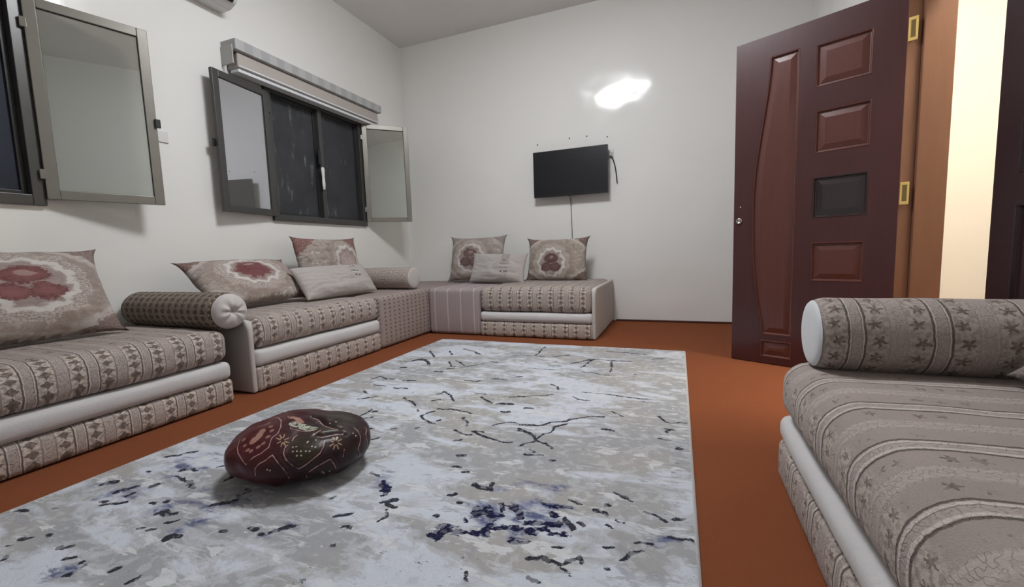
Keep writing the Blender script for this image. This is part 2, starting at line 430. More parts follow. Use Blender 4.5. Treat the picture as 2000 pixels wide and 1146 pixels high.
def lathe(name, prof, mat, parent=None, seg=24, axis='z'):
    """prof: (radius, height)"""
    P = np.zeros((len(prof), seg, 3))
    for i, (r, h) in enumerate(prof):
        for k in range(seg):
            a = 2*math.pi*k/seg; q = (r*math.cos(a), r*math.sin(a), h)
            P[i, k] = q if axis == 'z' else ((q[2], q[0], q[1]) if axis == 'x' else (q[0], -q[2], q[1]))
    me = grid_mesh(name, P, closed_v=True)
    bm = bmesh.new(); bm.from_mesh(me)
    bmesh.ops.remove_doubles(bm, verts=bm.verts[:], dist=1e-5); bmesh.ops.holes_fill(bm, edges=[e for e in bm.edges if e.is_boundary])
    bmesh.ops.recalc_face_normals(bm, faces=bm.faces[:]); bm.to_mesh(me); bm.free()
    return link(name, me, mat, parent, smooth=True)
def axis_pts(a, b, r, step):
    k = [a + r*(1-math.cos(t*math.pi/10)) for t in range(6)]
    m = max(2, int((b-a-2*r)/step)); mid = [a+r+(b-a-2*r)*i/m for i in range(1, m)]
    return k + mid + [b-(q-a) for q in k[::-1]]
def soft_box(name, x0, x1, y0, y1, z0, z1, r, mat, parent, puff=.0, front=.0, step=.02, rough=.0015, seed=0):
    """rounded upholstery block; pc = (along, z + depth)"""
    xs, ys, zs = axis_pts(x0, x1, r, step), axis_pts(y0, y1, r, step), axis_pts(z0, z1, r, step)
    bm = bmesh.new(); cache = {}
    def V(p):
        k = tuple(round(q, 5) for q in p)
        if k not in cache: cache[k] = bm.verts.new(p)
        return cache[k]
    def face(g):
        for i in range(len(g)-1):
            for j in range(len(g[0])-1):
                bm.faces.new([V(g[i][j]), V(g[i+1][j]), V(g[i+1][j+1]), V(g[i][j+1])])
    for z in (z0, z1): face([[(x, y, z) for y in ys] for x in xs])
    for y in (y0, y1): face([[(x, y, z) for z in zs] for x in xs])
    for x in (x0, x1): face([[(x, y, z) for z in zs] for y in ys])
    bmesh.ops.recalc_face_normals(bm, faces=bm.faces[:])
    lo = Vector((x0+r, y0+r, z0+r)); hi = Vector((x1-r, y1-r, z1-r))
    pcs = []
    for v in bm.verts:
        p = v.co.copy(); c = Vector([min(max(p[i], lo[i]), hi[i]) for i in range(3)])
        d = p-c
        if d.length > 1e-9: p = c + d.normalized()*r
        a = (2*(p.x-x0)/(x1-x0)-1); b = (2*(p.y-y0)/(y1-y0)-1); e = (2*(p.z-z0)/(z1-z0)-1)
        if p.z > (z0+z1)/2: p.z += puff*(1-a**6)*(1-b**6)*max(0, e)
        if p.y < (y0+y1)/2: p.y -= front*(1-a**10)*(1-e*e)*max(0, -b)
        q = mn.noise(Vector((p.x*9+seed, p.y*9, p.z*9)))*rough + mn.noise(Vector((p.x*3+seed, p.y*3, p.z*3)))*rough*1.6
        p += (d.normalized() if d.length > 1e-9 else Vector())*q
        v.co = p
    me = bpy.data.meshes.new(name); bm.to_mesh(me); bm.free()
    co = np.zeros(len(me.vertices)*3, dtype=np.float32); me.vertices.foreach_get('co', co); co = co.reshape(-1, 3)
    # on the ends the stripes run up the end and over
    end = np.maximum(0, (x0+r)-co[:, 0])
    set_attr(me, 'pc', np.stack([co[:, 0]+seed*.031, co[:, 2]+(co[:, 1]-y0), np.zeros(len(co))], 1))
    return link(name, me, mat, parent, smooth=True)

def smooth_grid(n): return np.linspace(-1, 1, n)
def pillow(name, loc, rz, w, h, t, tilt, mat, label, group=None, seed=1, dog=.05, sag=0.0, roll=0.0, nn=56, pinch=.05, bend=0.0):
    """stuffed pillow standing on its long edge; local x wide, z up, +y towards the wall"""
    n = nn
    s = np.linspace(-1, 1, n)
    A, B = np.meshgrid(s, s, indexing='ij')
    out = []
    for side in (-1, 1):
        ca = 1-pinch*(1-B**2)*0; 
        X = A*(w/2)*(1-pinch*(1-np.abs(A)**3*0)*(1-B**2)*0)
        # edges bow inwards between the pointed corners
        X = A*(w/2)*(1 - pinch*(1-B**2)*np.abs(A)**4 + dog*(np.abs(A*B)**12))
        Z = B*(h/2)*(1 - pinch*(1-A**2)*np.abs(B)**4 + dog*(np.abs(A*B)**12))
        T = (t/2)*((1-np.abs(A)**2.6)*(1-np.abs(B)**2.6))**.55
        wr = np.array([[mn.noise(Vector((a*2.3+seed*7, b*2.3+side, seed))) for b in s] for a in s])
        wf = np.array([[mn.noise(Vector((a*6+seed*3, b*6+side*3, seed*2))) for b in s] for a in s])
        T = T*(1+wr*.20) + wf*.006*(1-np.abs(A*B)**4)*np.minimum(1, T/(t*.15))
        Y = side*T
        Z = Z - sag*(1-A**2)*(B > 0)*B**2
        Y = Y + bend*(A**2)
        out.append(np.stack([X, Y, Z], -1))
    P = np.concatenate([out[0], out[1][::-1]], 0)       # front sheet then back sheet, wrapped
    pc = np.concatenate([np.stack([A, B, A*0], -1), np.stack([A[::-1], B[::-1], A*0+3], -1)], 0)
    me = grid_mesh(name, P, attrs={'pc': pc.reshape(-1, 3)})
    bm = bmesh.new(); bm.from_mesh(me); bmesh.ops.remove_doubles(bm, verts=bm.verts[:], dist=2e-4)
    bmesh.ops.recalc_face_normals(bm, faces=bm.faces[:]); bm.to_mesh(me); bm.free()
    o = link(name, me, mat, smooth=True)
    M = Matrix.Rotation(rz, 4, 'Z') @ Matrix.Rotation(-tilt, 4, 'X') @ Matrix.Rotation(roll, 4, 'Y') @ Matrix.Translation((0, 0, h/2*.97))
    M.translation = Vector(loc) + M.translation + Vector((0, 0, .30*t*math.sin(tilt)+.004))
    o.matrix_world = M
    tag(o, label, 'pillow', group)
    return o

def bolster(loc, L, r, rz, mat, capmat, label, cap='puff', sq=.93):
    """cylindrical armrest, local x from 0 (wall end) to L (open end); loc = start of its axis"""
    root = empty('bolster_cushion', loc, rz)
    tag(root, label, 'bolster', 'cylindrical armrest bolsters')
    nx, ns = 70, 48
    xs = np.concatenate([[0, .004, .012, .025], np.linspace(.04, L-.04, nx), [L-.025, L-.012, L-.004, L]])
    P = np.zeros((len(xs), ns, 3)); pc = np.zeros((len(xs), ns, 3))
    for i, x in enumerate(xs):
        e = min(x, L-x); rr = r*(1-.10*max(0, 1-e/.03)**2)
        for k in range(ns):
            a = 2*math.pi*k/ns
            q = rr*(1+.018*mn.noise(Vector((x*6, math.cos(a)*1.5, math.sin(a)*1.5+loc[1]))))
            P[i, k] = (x, q*math.cos(a), q*math.sin(a)*sq); pc[i, k] = (x, abs((a+math.pi/2) % (2*math.pi)-math.pi)*r, 0)
    me = grid_mesh('cover', P, closed_v=True, attrs={'pc': pc.reshape(-1, 3)})
    link('cover', me, mat, root, smooth=True)
    def capm(x0, sgn, puff):
        nr, na = 18, 72
        Q = np.zeros((nr, na, 3))
        for i in range(nr):
            f = i/(nr-1)
            for k in range(na):
                a = 2*math.pi*k/na
                if puff:
                    hgt = .048*math.sqrt(max(0, 1-f**2.6)) - .034*math.exp(-(f/.20)**2)
                    hgt += .0045*math.cos(a*7+.6*math.sin(a*2))*math.sin(math.pi*min(1, f*1.15))*(1-f*.2)
                    rad = r*.93*f*(1+.04*math.sin(math.pi*f))
                else:
                    hgt = .012*math.sqrt(max(0, 1-f**4)); rad = r*.925*f
                Q[i, k] = (x0+sgn*hgt, rad*math.cos(a), rad*math.sin(a)*sq)
        m = grid_mesh('end_cap', Q, closed_v=True)
        bm = bmesh.new(); bm.from_mesh(m); bmesh.ops.remove_doubles(bm, verts=bm.verts[:], dist=1e-5)
        bmesh.ops.recalc_face_normals(bm, faces=bm.faces[:]); bm.to_mesh(m); bm.free()
        c = link('end_cap', m, capmat, root, smooth=True); c['label'] = 'plain pale end cap'
        if puff:
            b = lathe('button', [(0, 0), (.008, .001), (.011, .004), (.008, .008), (0, .010)], STEEL, c, 16, 'x')
            b.location = (x0+sgn*.010, 0, 0)
    capm(L, 1, cap == 'puff'); capm(0, -1, False)
    return root

# ---- traced pattern lines: rug (kind, half width, points in metres), floor cushion (local metres)
RUG=[["d",0.005,[[1.535,-1.606],[1.636,-1.655],[1.734,-1.735]]],["d",0.0041,[[1.681,-1.458],[1.659,-1.495]]],["d",0.0038,[[2.12,-1.39],[2.132,-1.567],[2.14,-1.675],[2.206,-1.696]]],["d",0.0028,[[1.991,-1.711],[2.14,-1.675]]],["d",0.0037,[[2.264,-1.671],[2.369,-1.604]]],["d",0.0085,[[1.346,-2.026],[1.38,-1.966],[1.446,-2.001],[1.531,-2.09]]],["d",0.0145,[[1.363,-1.986],[1.417,-1.973]]],["d",0.0037,[[1.253,-2.074],[1.346,-2.026]]],["d",0.0044,[[1.614,-1.983],[1.69,-2.081],[1.77,-2.083],[1.827,-2.015],[1.859,-1.97]]],["d",0.0062,[[1.695,-2.138],[1.723,-2.117]]],["d",0.0069,[[1.648,-2.214],[1.692,-2.211]]],["d",0.0036,[[1.639,-1.928],[1.761,-2.041]]],["d",0.0049,[[1.459,-1.697],[1.53,-1.796]]],["d",0.0038,[[1.308,-1.733],[1.448,-1.897]]],["d",0.0045,[[2.428,-1.826],[2.48,-1.766],[2.535,-1.681],[2.608,-1.687],[2.69,-1.69],[2.792,-1.679]]],["d",0.0082,[[2.518,-1.719],[2.549,-1.692]]],["d",0.0034,[[2.539,-1.704],[2.525,-1.868],[2.507,-1.894]]],["d",0.0034,[[2.668,-1.696],[2.7,-1.886],[2.698,-1.947]]],["d",0.0033,[[2.539,-1.989],[2.628,-2.005],[2.694,-2.025]]],["d",0.0043,[[2.307,-1.91],[2.388,-1.903]]],["d",0.0025,[[2.191,-1.997],[2.325,-1.992],[2.409,-1.982]]],["d",0.0066,[[2.187,-2.197],[2.216,-2.182]]],["d",0.0048,[[1.919,-2.342],[1.975,-2.338],[2.011,-2.317]]],["d",0.004,[[2.062,-2.267],[2.158,-2.267]]],["d",0.0031,[[2.418,-2.275],[2.46,-2.296],[2.49,-2.35]]],["d",0.0036,[[2.382,-2.478],[2.443,-2.46],[2.478,-2.433]]],["d",0.0037,[[2.078,-2.525],[2.142,-2.528]]],["d",0.0035,[[2.139,-2.566],[2.221,-2.637]]],["d",0.0022,[[2.223,-2.551],[2.374,-2.485]]],["d",0.0096,[[2.256,-2.64],[2.323,-2.62]]],["d",0.006,[[2.401,-2.655],[2.443,-2.647]]],["d",0.0047,[[2.316,-2.727],[2.353,-2.72]]],["d",0.0037,[[1.905,-2.544],[1.967,-2.595],[2.032,-2.665]]],["d",0.003,[[1.89,-2.593],[1.914,-2.55]]],["d",0.0029,[[1.909,-2.695],[1.952,-2.661]]],["d",0.0029,[[1.75,-2.69],[1.817,-2.732],[1.878,-2.774]]],["d",0.0034,[[1.91,-2.815],[1.927,-2.833]]],["d",0.004,[[1.972,-2.878],[1.994,-2.837],[2.011,-2.809]]],["d",0.0039,[[1.972,-2.878],[2.015,-2.909],[2.057,-2.938],[2.086,-2.94]]],["d",0.0048,[[2.003,-2.78],[2.057,-2.772],[2.102,-2.775]]],["d",0.0027,[[2.102,-2.775],[2.156,-2.778],[2.198,-2.789]]],["d",0.0039,[[2.081,-2.91],[2.088,-2.891]]],["d",0.0033,[[2.174,-2.84],[2.205,-2.873],[2.232,-2.916]]],["d",0.0026,[[2.339,-2.884],[2.362,-2.857],[2.407,-2.824],[2.429,-2.837]]],["d",0.0032,[[2.441,-2.848],[2.535,-2.815],[2.572,-2.78],[2.62,-2.75],[2.651,-2.716],[2.712,-2.664],[2.77,-2.653]]],["d",0.0035,[[2.456,-2.878],[2.503,-2.91],[2.556,-2.955],[2.61,-2.987],[2.638,-3.013]]],["d",0.0059,[[2.466,-2.894],[2.513,-2.916]]],["d",0.0037,[[2.599,-2.862],[2.598,-2.816],[2.631,-2.777]]],["d",0.0025,[[2.56,-2.945],[2.575,-2.897],[2.598,-2.872]]],["d",0.003,[[2.516,-3.032],[2.546,-2.991],[2.561,-2.97]]],["d",0.0036,[[2.282,-2.958],[2.33,-2.989],[2.384,-3.004],[2.439,-3.024],[2.47,-3.006]]],["d",0.0042,[[2.207,-2.976],[2.272,-3.003],[2.288,-2.993]]],["d",0.0025,[[2.29,-2.956],[2.329,-2.953]]],["d",0.003,[[2.249,-3.066],[2.272,-3.05]]],["d",0.0079,[[2.327,-3.166],[2.347,-3.163]]],["d",0.0043,[[2.554,-3.088],[2.619,-3.075]]],["d",0.0034,[[2.565,-3.048],[2.582,-3.057]]],["d",0.0037,[[2.658,-3.105],[2.676,-3.101]]],["d",0.0032,[[2.347,-3.249],[2.377,-3.246]]],["d",0.0027,[[2.388,-3.268],[2.411,-3.265]]],["d",0.0031,[[3.003,-2.584],[3.026,-2.629],[3.048,-2.642],[3.111,-2.633]]],["d",0.0042,[[3.039,-2.716],[3.063,-2.716]]],["d",0.0036,[[3.049,-2.726],[3.04,-2.755]]],["d",0.0045,[[3.008,-2.813],[3.048,-2.82]]],["d",0.0043,[[3.076,-2.881],[3.085,-2.889]]],["d",0.0048,[[2.79,-2.781],[2.816,-2.784],[2.835,-2.791]]],["d",0.0022,[[2.587,-2.439],[2.63,-2.467],[2.674,-2.468]]],["d",0.002,[[2.794,-2.58],[2.855,-2.628]]],["d",0.0022,[[2.615,-2.354],[2.707,-2.349],[2.826,-2.371],[2.962,-2.373]]],["d",0.0037,[[2.599,-1.439],[2.744,-1.449],[2.867,-1.473]]],["d",0.0049,[[2.846,-1.966],[2.86,-1.962]]],["d",0.0035,[[1.701,-2.958],[1.696,-2.877]]],["d",0.004,[[1.74,-2.98],[1.762,-2.958]]],["d",0.0035,[[1.72,-2.906],[1.738,-2.889]]],["d",0.0026,[[1.836,-3.065],[1.855,-3.059]]],["d",0.0025,[[1.923,-3.149],[1.943,-3.129]]],["d",0.0032,[[2.033,-3.005],[2.051,-2.992]]],["d",0.0032,[[1.942,-3.039],[1.956,-3.032]]],["d",0.0033,[[1.353,-2.458],[1.364,-2.397],[1.445,-2.433],[1.489,-2.421]]],["d",0.0041,[[1.564,-2.438],[1.638,-2.418]]],["d",0.004,[[1.448,-2.55],[1.519,-2.545]]],["d",0.0039,[[1.596,-2.566],[1.676,-2.561]]],["d",0.0045,[[1.522,-2.769],[1.596,-2.72]]],["d",0.0038,[[1.463,-2.652],[1.509,-2.685]]],["d",0.0063,[[1.371,-2.186],[1.406,-2.186]]],["d",0.0045,[[2.31,-1.79],[2.321,-1.787]]],["d",0.0036,[[1.904,-1.911],[1.944,-1.91]]],["d",0.0045,[[2.92,-1.586],[2.986,-1.555]]],["d",0.006,[[2.472,-3.328],[2.495,-3.336],[2.532,-3.335],[2.524,-3.311]]],["d",0.0038,[[2.787,-3.411],[2.813,-3.435],[2.819,-3.449]]],["d",0.0036,[[2.686,-3.546],[2.704,-3.537],[2.728,-3.527]]],["d",0.0036,[[2.098,-3.371],[2.133,-3.378]]],["d",0.0046,[[2.247,-3.504],[2.28,-3.474]]],["d",0.0057,[[2.268,-3.502],[2.303,-3.514]]],["d",0.0024,[[2.283,-3.53],[2.308,-3.562],[2.299,-3.586]]],["d",0.0038,[[2.831,-3.417],[2.846,-3.431]]],["d",0.0036,[[2.884,-3.31],[2.899,-3.309]]],["d",0.0043,[[2.887,-3.345],[2.894,-3.359]]],["d",0.004,[[2.858,-3.341],[2.868,-3.342]]],["d",0.0028,[[2.903,-3.244],[2.949,-3.26]]],["d",0.0027,[[2.993,-3.31],[3.017,-3.314],[3.041,-3.336]]],["d",0.0034,[[3.068,-3.318],[3.097,-3.309]]],["d",0.0033,[[3.06,-3.394],[3.107,-3.393]]],["d",0.0036,[[2.985,-3.448],[3.018,-3.435]]],["d",0.0028,[[2.772,-3.576],[2.822,-3.581],[2.839,-3.563],[2.854,-3.542],[2.869,-3.556]]],["d",0.0041,[[2.741,-3.587],[2.764,-3.582]]],["d",0.0018,[[2.824,-3.59],[2.849,-3.604]]],["d",0.0025,[[2.948,-3.524],[2.966,-3.512],[2.972,-3.496],[3.0,-3.475]]],["d",0.0033,[[2.76,-3.643],[2.776,-3.646],[2.786,-3.651]]],["d",0.0024,[[2.617,-3.675],[2.634,-3.703]]],["d",0.0022,[[2.792,-3.523],[2.81,-3.521]]],["d",0.0029,[[2.911,-3.487],[2.927,-3.478]]],["d",0.0037,[[2.922,-3.559],[2.928,-3.557]]],["d",0.0037,[[2.467,-3.437],[2.48,-3.435]]],["d",0.0025,[[2.415,-3.405],[2.439,-3.392]]],["d",0.002,[[2.778,-3.321],[2.815,-3.332]]],["d",0.0023,[[2.923,-3.375],[2.939,-3.376]]],["d",0.0026,[[2.898,-3.403],[2.909,-3.411]]],["d",0.0032,[[2.438,-3.51],[2.445,-3.508]]],["n",0.0136,[[2.478,-3.555],[2.495,-3.549]]],["n",0.0125,[[2.485,-3.576],[2.495,-3.587]]],["n",0.0081,[[2.467,-3.589],[2.478,-3.586]]],["n",0.015,[[2.535,-3.438],[2.546,-3.466]]],["n",0.0106,[[2.565,-3.423],[2.588,-3.461],[2.599,-3.498],[2.597,-3.538],[2.574,-3.546]]],["n",0.0095,[[2.595,-3.524],[2.611,-3.548]]],["n",0.0086,[[2.595,-3.4],[2.609,-3.418],[2.617,-3.451],[2.604,-3.472]]],["n",0.0104,[[2.531,-3.545],[2.554,-3.549]]],["n",0.0078,[[2.522,-3.498],[2.533,-3.497]]],["n",0.0117,[[2.64,-3.399],[2.66,-3.437]]],["n",0.0048,[[2.703,-3.355],[2.739,-3.367],[2.789,-3.355]]],["n",0.0089,[[2.71,-3.489],[2.751,-3.479],[2.803,-3.473]]],["n",0.006,[[2.619,-3.508],[2.651,-3.497],[2.686,-3.493]]],["n",0.0083,[[2.697,-3.466],[2.728,-3.452]]],["n",0.0106,[[2.747,-3.449],[2.784,-3.437]]],["n",0.0079,[[2.672,-3.535],[2.694,-3.542]]],["n",0.0115,[[2.177,-3.406],[2.201,-3.432],[2.23,-3.465]]],["n",0.0072,[[2.557,-3.431],[2.568,-3.436]]],["n",0.0055,[[2.743,-3.392],[2.764,-3.402]]],["h",0.0114,[[2.537,-3.334],[2.611,-3.288],[2.726,-3.283]]],["h",0.029,[[2.654,-3.376],[2.699,-3.379],[2.731,-3.378]]],["h",0.0238,[[2.667,-3.443],[2.717,-3.435],[2.773,-3.416]]],["h",0.0238,[[2.543,-3.412],[2.588,-3.486]]],["h",0.0112,[[2.6,-3.588],[2.604,-3.607]]],["h",0.01,[[3.018,-3.426],[3.06,-3.394],[3.094,-3.39]]],["h",0.0152,[[2.673,-3.513],[2.709,-3.516]]],["h",0.0099,[[2.157,-3.389],[2.19,-3.413]]],["d",0.0036,[[1.416,-3.792],[1.452,-3.775],[1.476,-3.754]]],["d",0.0036,[[1.395,-3.778],[1.408,-3.774]]],["d",0.0043,[[1.254,-3.515],[1.29,-3.495],[1.293,-3.469],[1.327,-3.447]]],["d",0.0039,[[1.455,-3.606],[1.537,-3.613],[1.596,-3.631]]],["d",0.0063,[[1.756,-3.681],[1.781,-3.662],[1.796,-3.639]]],["d",0.0042,[[1.789,-3.621],[1.799,-3.593],[1.775,-3.585]]],["d",0.0038,[[1.716,-3.778],[1.731,-3.764]]],["d",0.0031,[[1.557,-3.735],[1.571,-3.732]]],["d",0.0031,[[1.594,-3.716],[1.601,-3.711]]],["d",0.0036,[[1.662,-3.706],[1.669,-3.702]]],["d",0.0062,[[1.648,-3.762],[1.646,-3.748],[1.671,-3.76]]],["d",0.0039,[[1.674,-3.761],[1.689,-3.747]]],["d",0.0057,[[1.792,-3.836],[1.801,-3.82],[1.818,-3.806]]],["d",0.009,[[1.793,-3.824],[1.802,-3.816]]],["d",0.0033,[[1.668,-3.822],[1.676,-3.817]]],["d",0.0029,[[1.699,-3.824],[1.714,-3.813]]],["d",0.0054,[[1.971,-3.72],[1.987,-3.715]]],["d",0.0041,[[2.046,-3.715],[2.062,-3.694],[2.077,-3.676]]],["d",0.0033,[[1.904,-3.756],[1.917,-3.751]]],["d",0.0037,[[2.02,-3.726],[2.03,-3.725]]],["d",0.0038,[[2.16,-3.603],[2.189,-3.588],[2.201,-3.57]]],["d",0.0033,[[2.221,-3.635],[2.24,-3.633]]],["d",0.0036,[[2.082,-3.542],[2.086,-3.53]]],["d",0.0033,[[1.7,-3.998],[1.718,-3.99]]],["d",0.0044,[[1.556,-3.943],[1.577,-3.938]]],["d",0.0027,[[1.626,-3.962],[1.646,-3.954]]],["d",0.0034,[[1.679,-3.966],[1.688,-3.959]]],["d",0.003,[[1.705,-3.966],[1.71,-3.959]]],["d",0.0052,[[1.791,-3.945],[1.804,-3.936]]],["d",0.0049,[[1.406,-3.961],[1.424,-3.951]]],["d",0.0031,[[1.481,-4.021],[1.469,-4.01]]],["d",0.0033,[[1.882,-3.958],[1.882,-3.942]]],["d",0.0031,[[1.297,-3.851],[1.309,-3.847]]],["d",0.0031,[[1.2,-3.895],[1.23,-3.885]]],["d",0.0039,[[1.649,-3.564],[1.65,-3.544],[1.637,-3.528]]],["d",0.008,[[1.267,-3.712],[1.293,-3.698]]],["d",0.0077,[[1.375,-3.733],[1.386,-3.717],[1.396,-3.69]]],["d",0.0057,[[1.441,-3.734],[1.439,-3.718]]],["d",0.0068,[[1.448,-3.673],[1.454,-3.665]]],["d",0.0029,[[1.452,-3.929],[1.466,-3.928]]],["d",0.0024,[[1.41,-3.988],[1.42,-3.986]]],["d",0.0035,[[1.533,-3.504],[1.547,-3.492]]],["d",0.0051,[[1.431,-3.573],[1.449,-3.545],[1.479,-3.55]]],["d",0.0029,[[1.32,-3.615],[1.33,-3.612]]],["d",0.0027,[[2.253,-3.7],[2.259,-3.7]]],["h",0.0182,[[1.246,-3.713],[1.307,-3.7]]],["h",0.0206,[[1.364,-3.748],[1.386,-3.717],[1.406,-3.687]]],["h",0.0154,[[1.429,-3.739],[1.446,-3.716]]],["h",0.0139,[[1.435,-3.677],[1.473,-3.658]]],["h",0.0214,[[1.348,-3.509],[1.397,-3.478]]],["h",0.017,[[1.392,-3.556],[1.478,-3.543]]],["h",0.0059,[[1.305,-3.687],[1.418,-3.645],[1.448,-3.602]]],["h",0.0169,[[1.652,-3.66],[1.694,-3.658],[1.719,-3.638]]],["h",0.012,[[1.79,-3.794],[1.796,-3.756]]],["h",0.0103,[[1.662,-4.011],[1.686,-3.993]]],["h",0.0147,[[1.767,-3.682],[1.805,-3.649]]],["h",0.0091,[[2.037,-3.716],[2.074,-3.686]]],["h",0.0191,[[1.614,-3.753],[1.632,-3.737]]],["h",0.0146,[[1.814,-3.667],[1.839,-3.648]]]]
C_LINE=[[[-0.072,-0.187,0.021],[-0.094,-0.175,0.033],[-0.119,-0.154,0.044],[-0.134,-0.132,0.052],[-0.146,-0.101,0.062],[-0.188,-0.006,0.062],[-0.111,0.022,0.083],[-0.076,0.006,0.089]],[[-0.079,0.011,0.088],[-0.041,-0.033,0.091],[-0.022,-0.072,0.087],[-0.018,-0.102,0.082],[-0.025,-0.123,0.076],[-0.018,-0.157,0.063],[-0.032,-0.174,0.051],[-0.053,-0.181,0.041],[-0.072,-0.187,0.021]],[[-0.039,-0.197,-0.006],[-0.039,-0.196,0.013],[-0.028,-0.194,0.026],[-0.01,-0.191,0.034],[0.006,-0.181,0.047],[0.024,-0.192,0.032],[0.043,-0.196,0.01],[0.052,-0.194,-0.008],[0.055,-0.189,-0.029]],[[0.085,-0.186,0.001],[0.066,-0.189,0.018],[0.049,-0.187,0.034],[0.037,-0.176,0.049],[0.033,-0.161,0.06],[0.037,-0.149,0.065]],[[0.14,-0.118,0.057],[0.143,-0.134,0.046],[0.138,-0.153,0.032],[0.119,-0.169,0.02],[0.101,-0.18,0.009],[0.085,-0.186,0.001]],[[0.043,-0.132,0.072],[0.041,-0.116,0.077],[0.046,-0.103,0.08]],[[0.098,-0.164,-0.044],[0.099,-0.172,-0.033],[0.113,-0.174,-0.012],[0.13,-0.166,-0.002],[0.15,-0.153,0.005],[0.164,-0.142,0.009],[0.171,-0.137,-0.007],[0.173,-0.129,-0.025]],[[0.112,-0.102,0.071],[0.126,-0.101,0.068],[0.148,-0.085,0.066],[0.178,-0.064,0.059]],[[0.034,0.026,0.092],[0.063,0.011,0.09],[0.1,-0.024,0.085],[0.131,-0.04,0.078],[0.157,-0.046,0.07]],[[0.196,-0.014,0.057],[0.21,-0.02,0.048],[0.224,-0.033,0.031],[0.227,-0.048,0.015],[0.224,-0.06,0.002],[0.224,-0.049,-0.023],[0.219,-0.049,-0.032]],[[0.219,0.025,0.04],[0.225,0.024,0.032],[0.23,-0.002,0.026],[0.234,-0.005,0.008],[0.234,-0.003,-0.013]],[[0.195,-0.106,0.022],[0.192,-0.114,0.002]],[[0.219,-0.067,-0.02]],[[0.097,-0.101,0.074],[0.111,-0.079,0.077]],[[-0.042,0.012,0.092],[0.014,-0.08,0.086],[0.079,-0.086,0.081],[0.097,-0.072,0.08]]]
C_FILL=[[[-0.088,-0.119,0.071],[-0.079,-0.109,0.075],[-0.076,-0.087,0.081]],[[-0.086,-0.127,0.068],[-0.081,-0.12,0.071],[-0.075,-0.106,0.077]],[[-0.018,-0.008,0.093],[0.001,-0.011,0.093],[0.024,-0.033,0.091]],[[0.009,-0.051,0.09],[0.036,-0.058,0.089],[0.069,-0.069,0.085],[0.084,-0.07,0.083]]]
C_PETAL=[[-0.133,-0.043,0.077],[-0.106,-0.046,0.083],[-0.08,-0.043,0.087],[-0.055,-0.072,0.085],[-0.043,-0.09,0.083],[-0.127,-0.106,0.066],[-0.109,-0.133,0.06],[-0.087,-0.156,0.054],[-0.072,-0.162,0.053],[-0.054,-0.153,0.062],[-0.043,-0.142,0.068],[-0.043,-0.116,0.077],[-0.089,-0.027,0.087],[-0.093,-0.042,0.085]]
C_DOT=[[0.056,-0.155,0.06],[0.066,-0.153,0.06],[0.062,-0.168,0.05],[0.074,-0.166,0.049],[0.086,-0.165,0.047],[0.1,-0.162,0.045],[0.11,-0.159,0.043],[0.093,-0.136,0.063],[0.094,-0.132,0.065],[0.115,-0.123,0.063],[0.112,-0.146,0.053],[0.122,-0.145,0.049],[0.078,-0.176,0.039],[0.09,-0.173,0.037],[0.084,-0.017,0.088],[0.07,-0.004,0.09],[0.117,-0.015,0.082],[0.134,-0.004,0.079],[0.131,-0.002,0.08],[0.204,-0.046,0.048],[0.213,-0.047,0.04],[0.007,-0.199,0.008],[-0.001,-0.199,0.011],[0.144,-0.147,-0.034],[0.158,-0.139,-0.03],[0.142,-0.153,-0.028],[0.155,-0.126,-0.045]]
C_FLOWER=[[[0.023,-0.137,0.071],[0.037,-0.141,0.069]],[[0.022,-0.143,0.069],[0.033,-0.154,0.063]],[[0.017,-0.143,0.069],[0.019,-0.156,0.063]],[[0.01,-0.139,0.071],[0.002,-0.145,0.069]],[[0.005,-0.131,0.074],[-0.009,-0.125,0.076]],[[0.006,-0.125,0.076],[-0.008,-0.109,0.081]],[[0.011,-0.124,0.076],[0.007,-0.107,0.081]],[[0.019,-0.13,0.074],[0.026,-0.122,0.077]],[[0.177,-0.107,0.042],[0.187,-0.104,0.036]],[[0.175,-0.113,0.04],[0.182,-0.117,0.03]],[[0.171,-0.117,0.041],[0.17,-0.126,0.033]],[[0.166,-0.116,0.045],[0.159,-0.125,0.043]],[[0.163,-0.111,0.049],[0.153,-0.112,0.054]],[[0.165,-0.105,0.051],[0.157,-0.097,0.059]],[[0.17,-0.102,0.05],[0.169,-0.089,0.057]],[[0.175,-0.103,0.046],[0.182,-0.092,0.047]]]
C_OLIVE=[[[0.052,-0.138,0.069],[0.083,-0.158,0.053],[0.1,-0.173,0.031]],[[0.077,-0.12,0.072],[0.114,-0.139,0.055],[0.116,-0.16,0.039]],[[0.109,-0.093,0.074],[0.124,-0.06,0.077],[0.147,-0.045,0.073],[0.154,-0.023,0.073]],[[0.1,0.034,0.085],[0.166,0.025,0.069]]]
# ------------------------------------------------------------------ room shell
def struct(name, bl, mat, bevel=0.0):
    return tag(boxes(name, bl, mat, bevel=bevel), kind='structure')
YB, XR = -5.7, 4.12        # wall behind the camera, right wall face
DY0, DY1, DZ = -2.985, -1.735, 2.03     # doorway in the right wall
def panel_wall(name, bl, mat): return struct(name, bl, mat)
struct('floor', [(-.2, 5.8, YB-.15, .15, -.1, 0)], FLOOR)
struct('ceiling', [(-.2, 5.8, YB-.15, .15, H, H+.1)], CEIL)
struct('wall_back', [(-.2, 5.8, 0, .15, 0, H)], WALL)
struct('wall_front', [(-.2, 5.8, YB-.15, YB, 0, H)], WALL)
WZ0, WZ1 = 1.065, 2.14
W2a, W2b = -1.915, -.800
W1a, W1b = -4.375, -3.26
struct('wall_left', [(-.2, 0, YB, W1a, 0, H), (-.2, 0, W1b, W2a, 0, H), (-.2, 0, W2b, 0, 0, H),
                     (-.2, 0, W1a, W1b, 0, WZ0), (-.2, 0, W1a, W1b, WZ1, H), (-.2, 0, W2a, W2b, 0, WZ0), (-.2, 0, W2a, W2b, WZ1, H)], WALL)
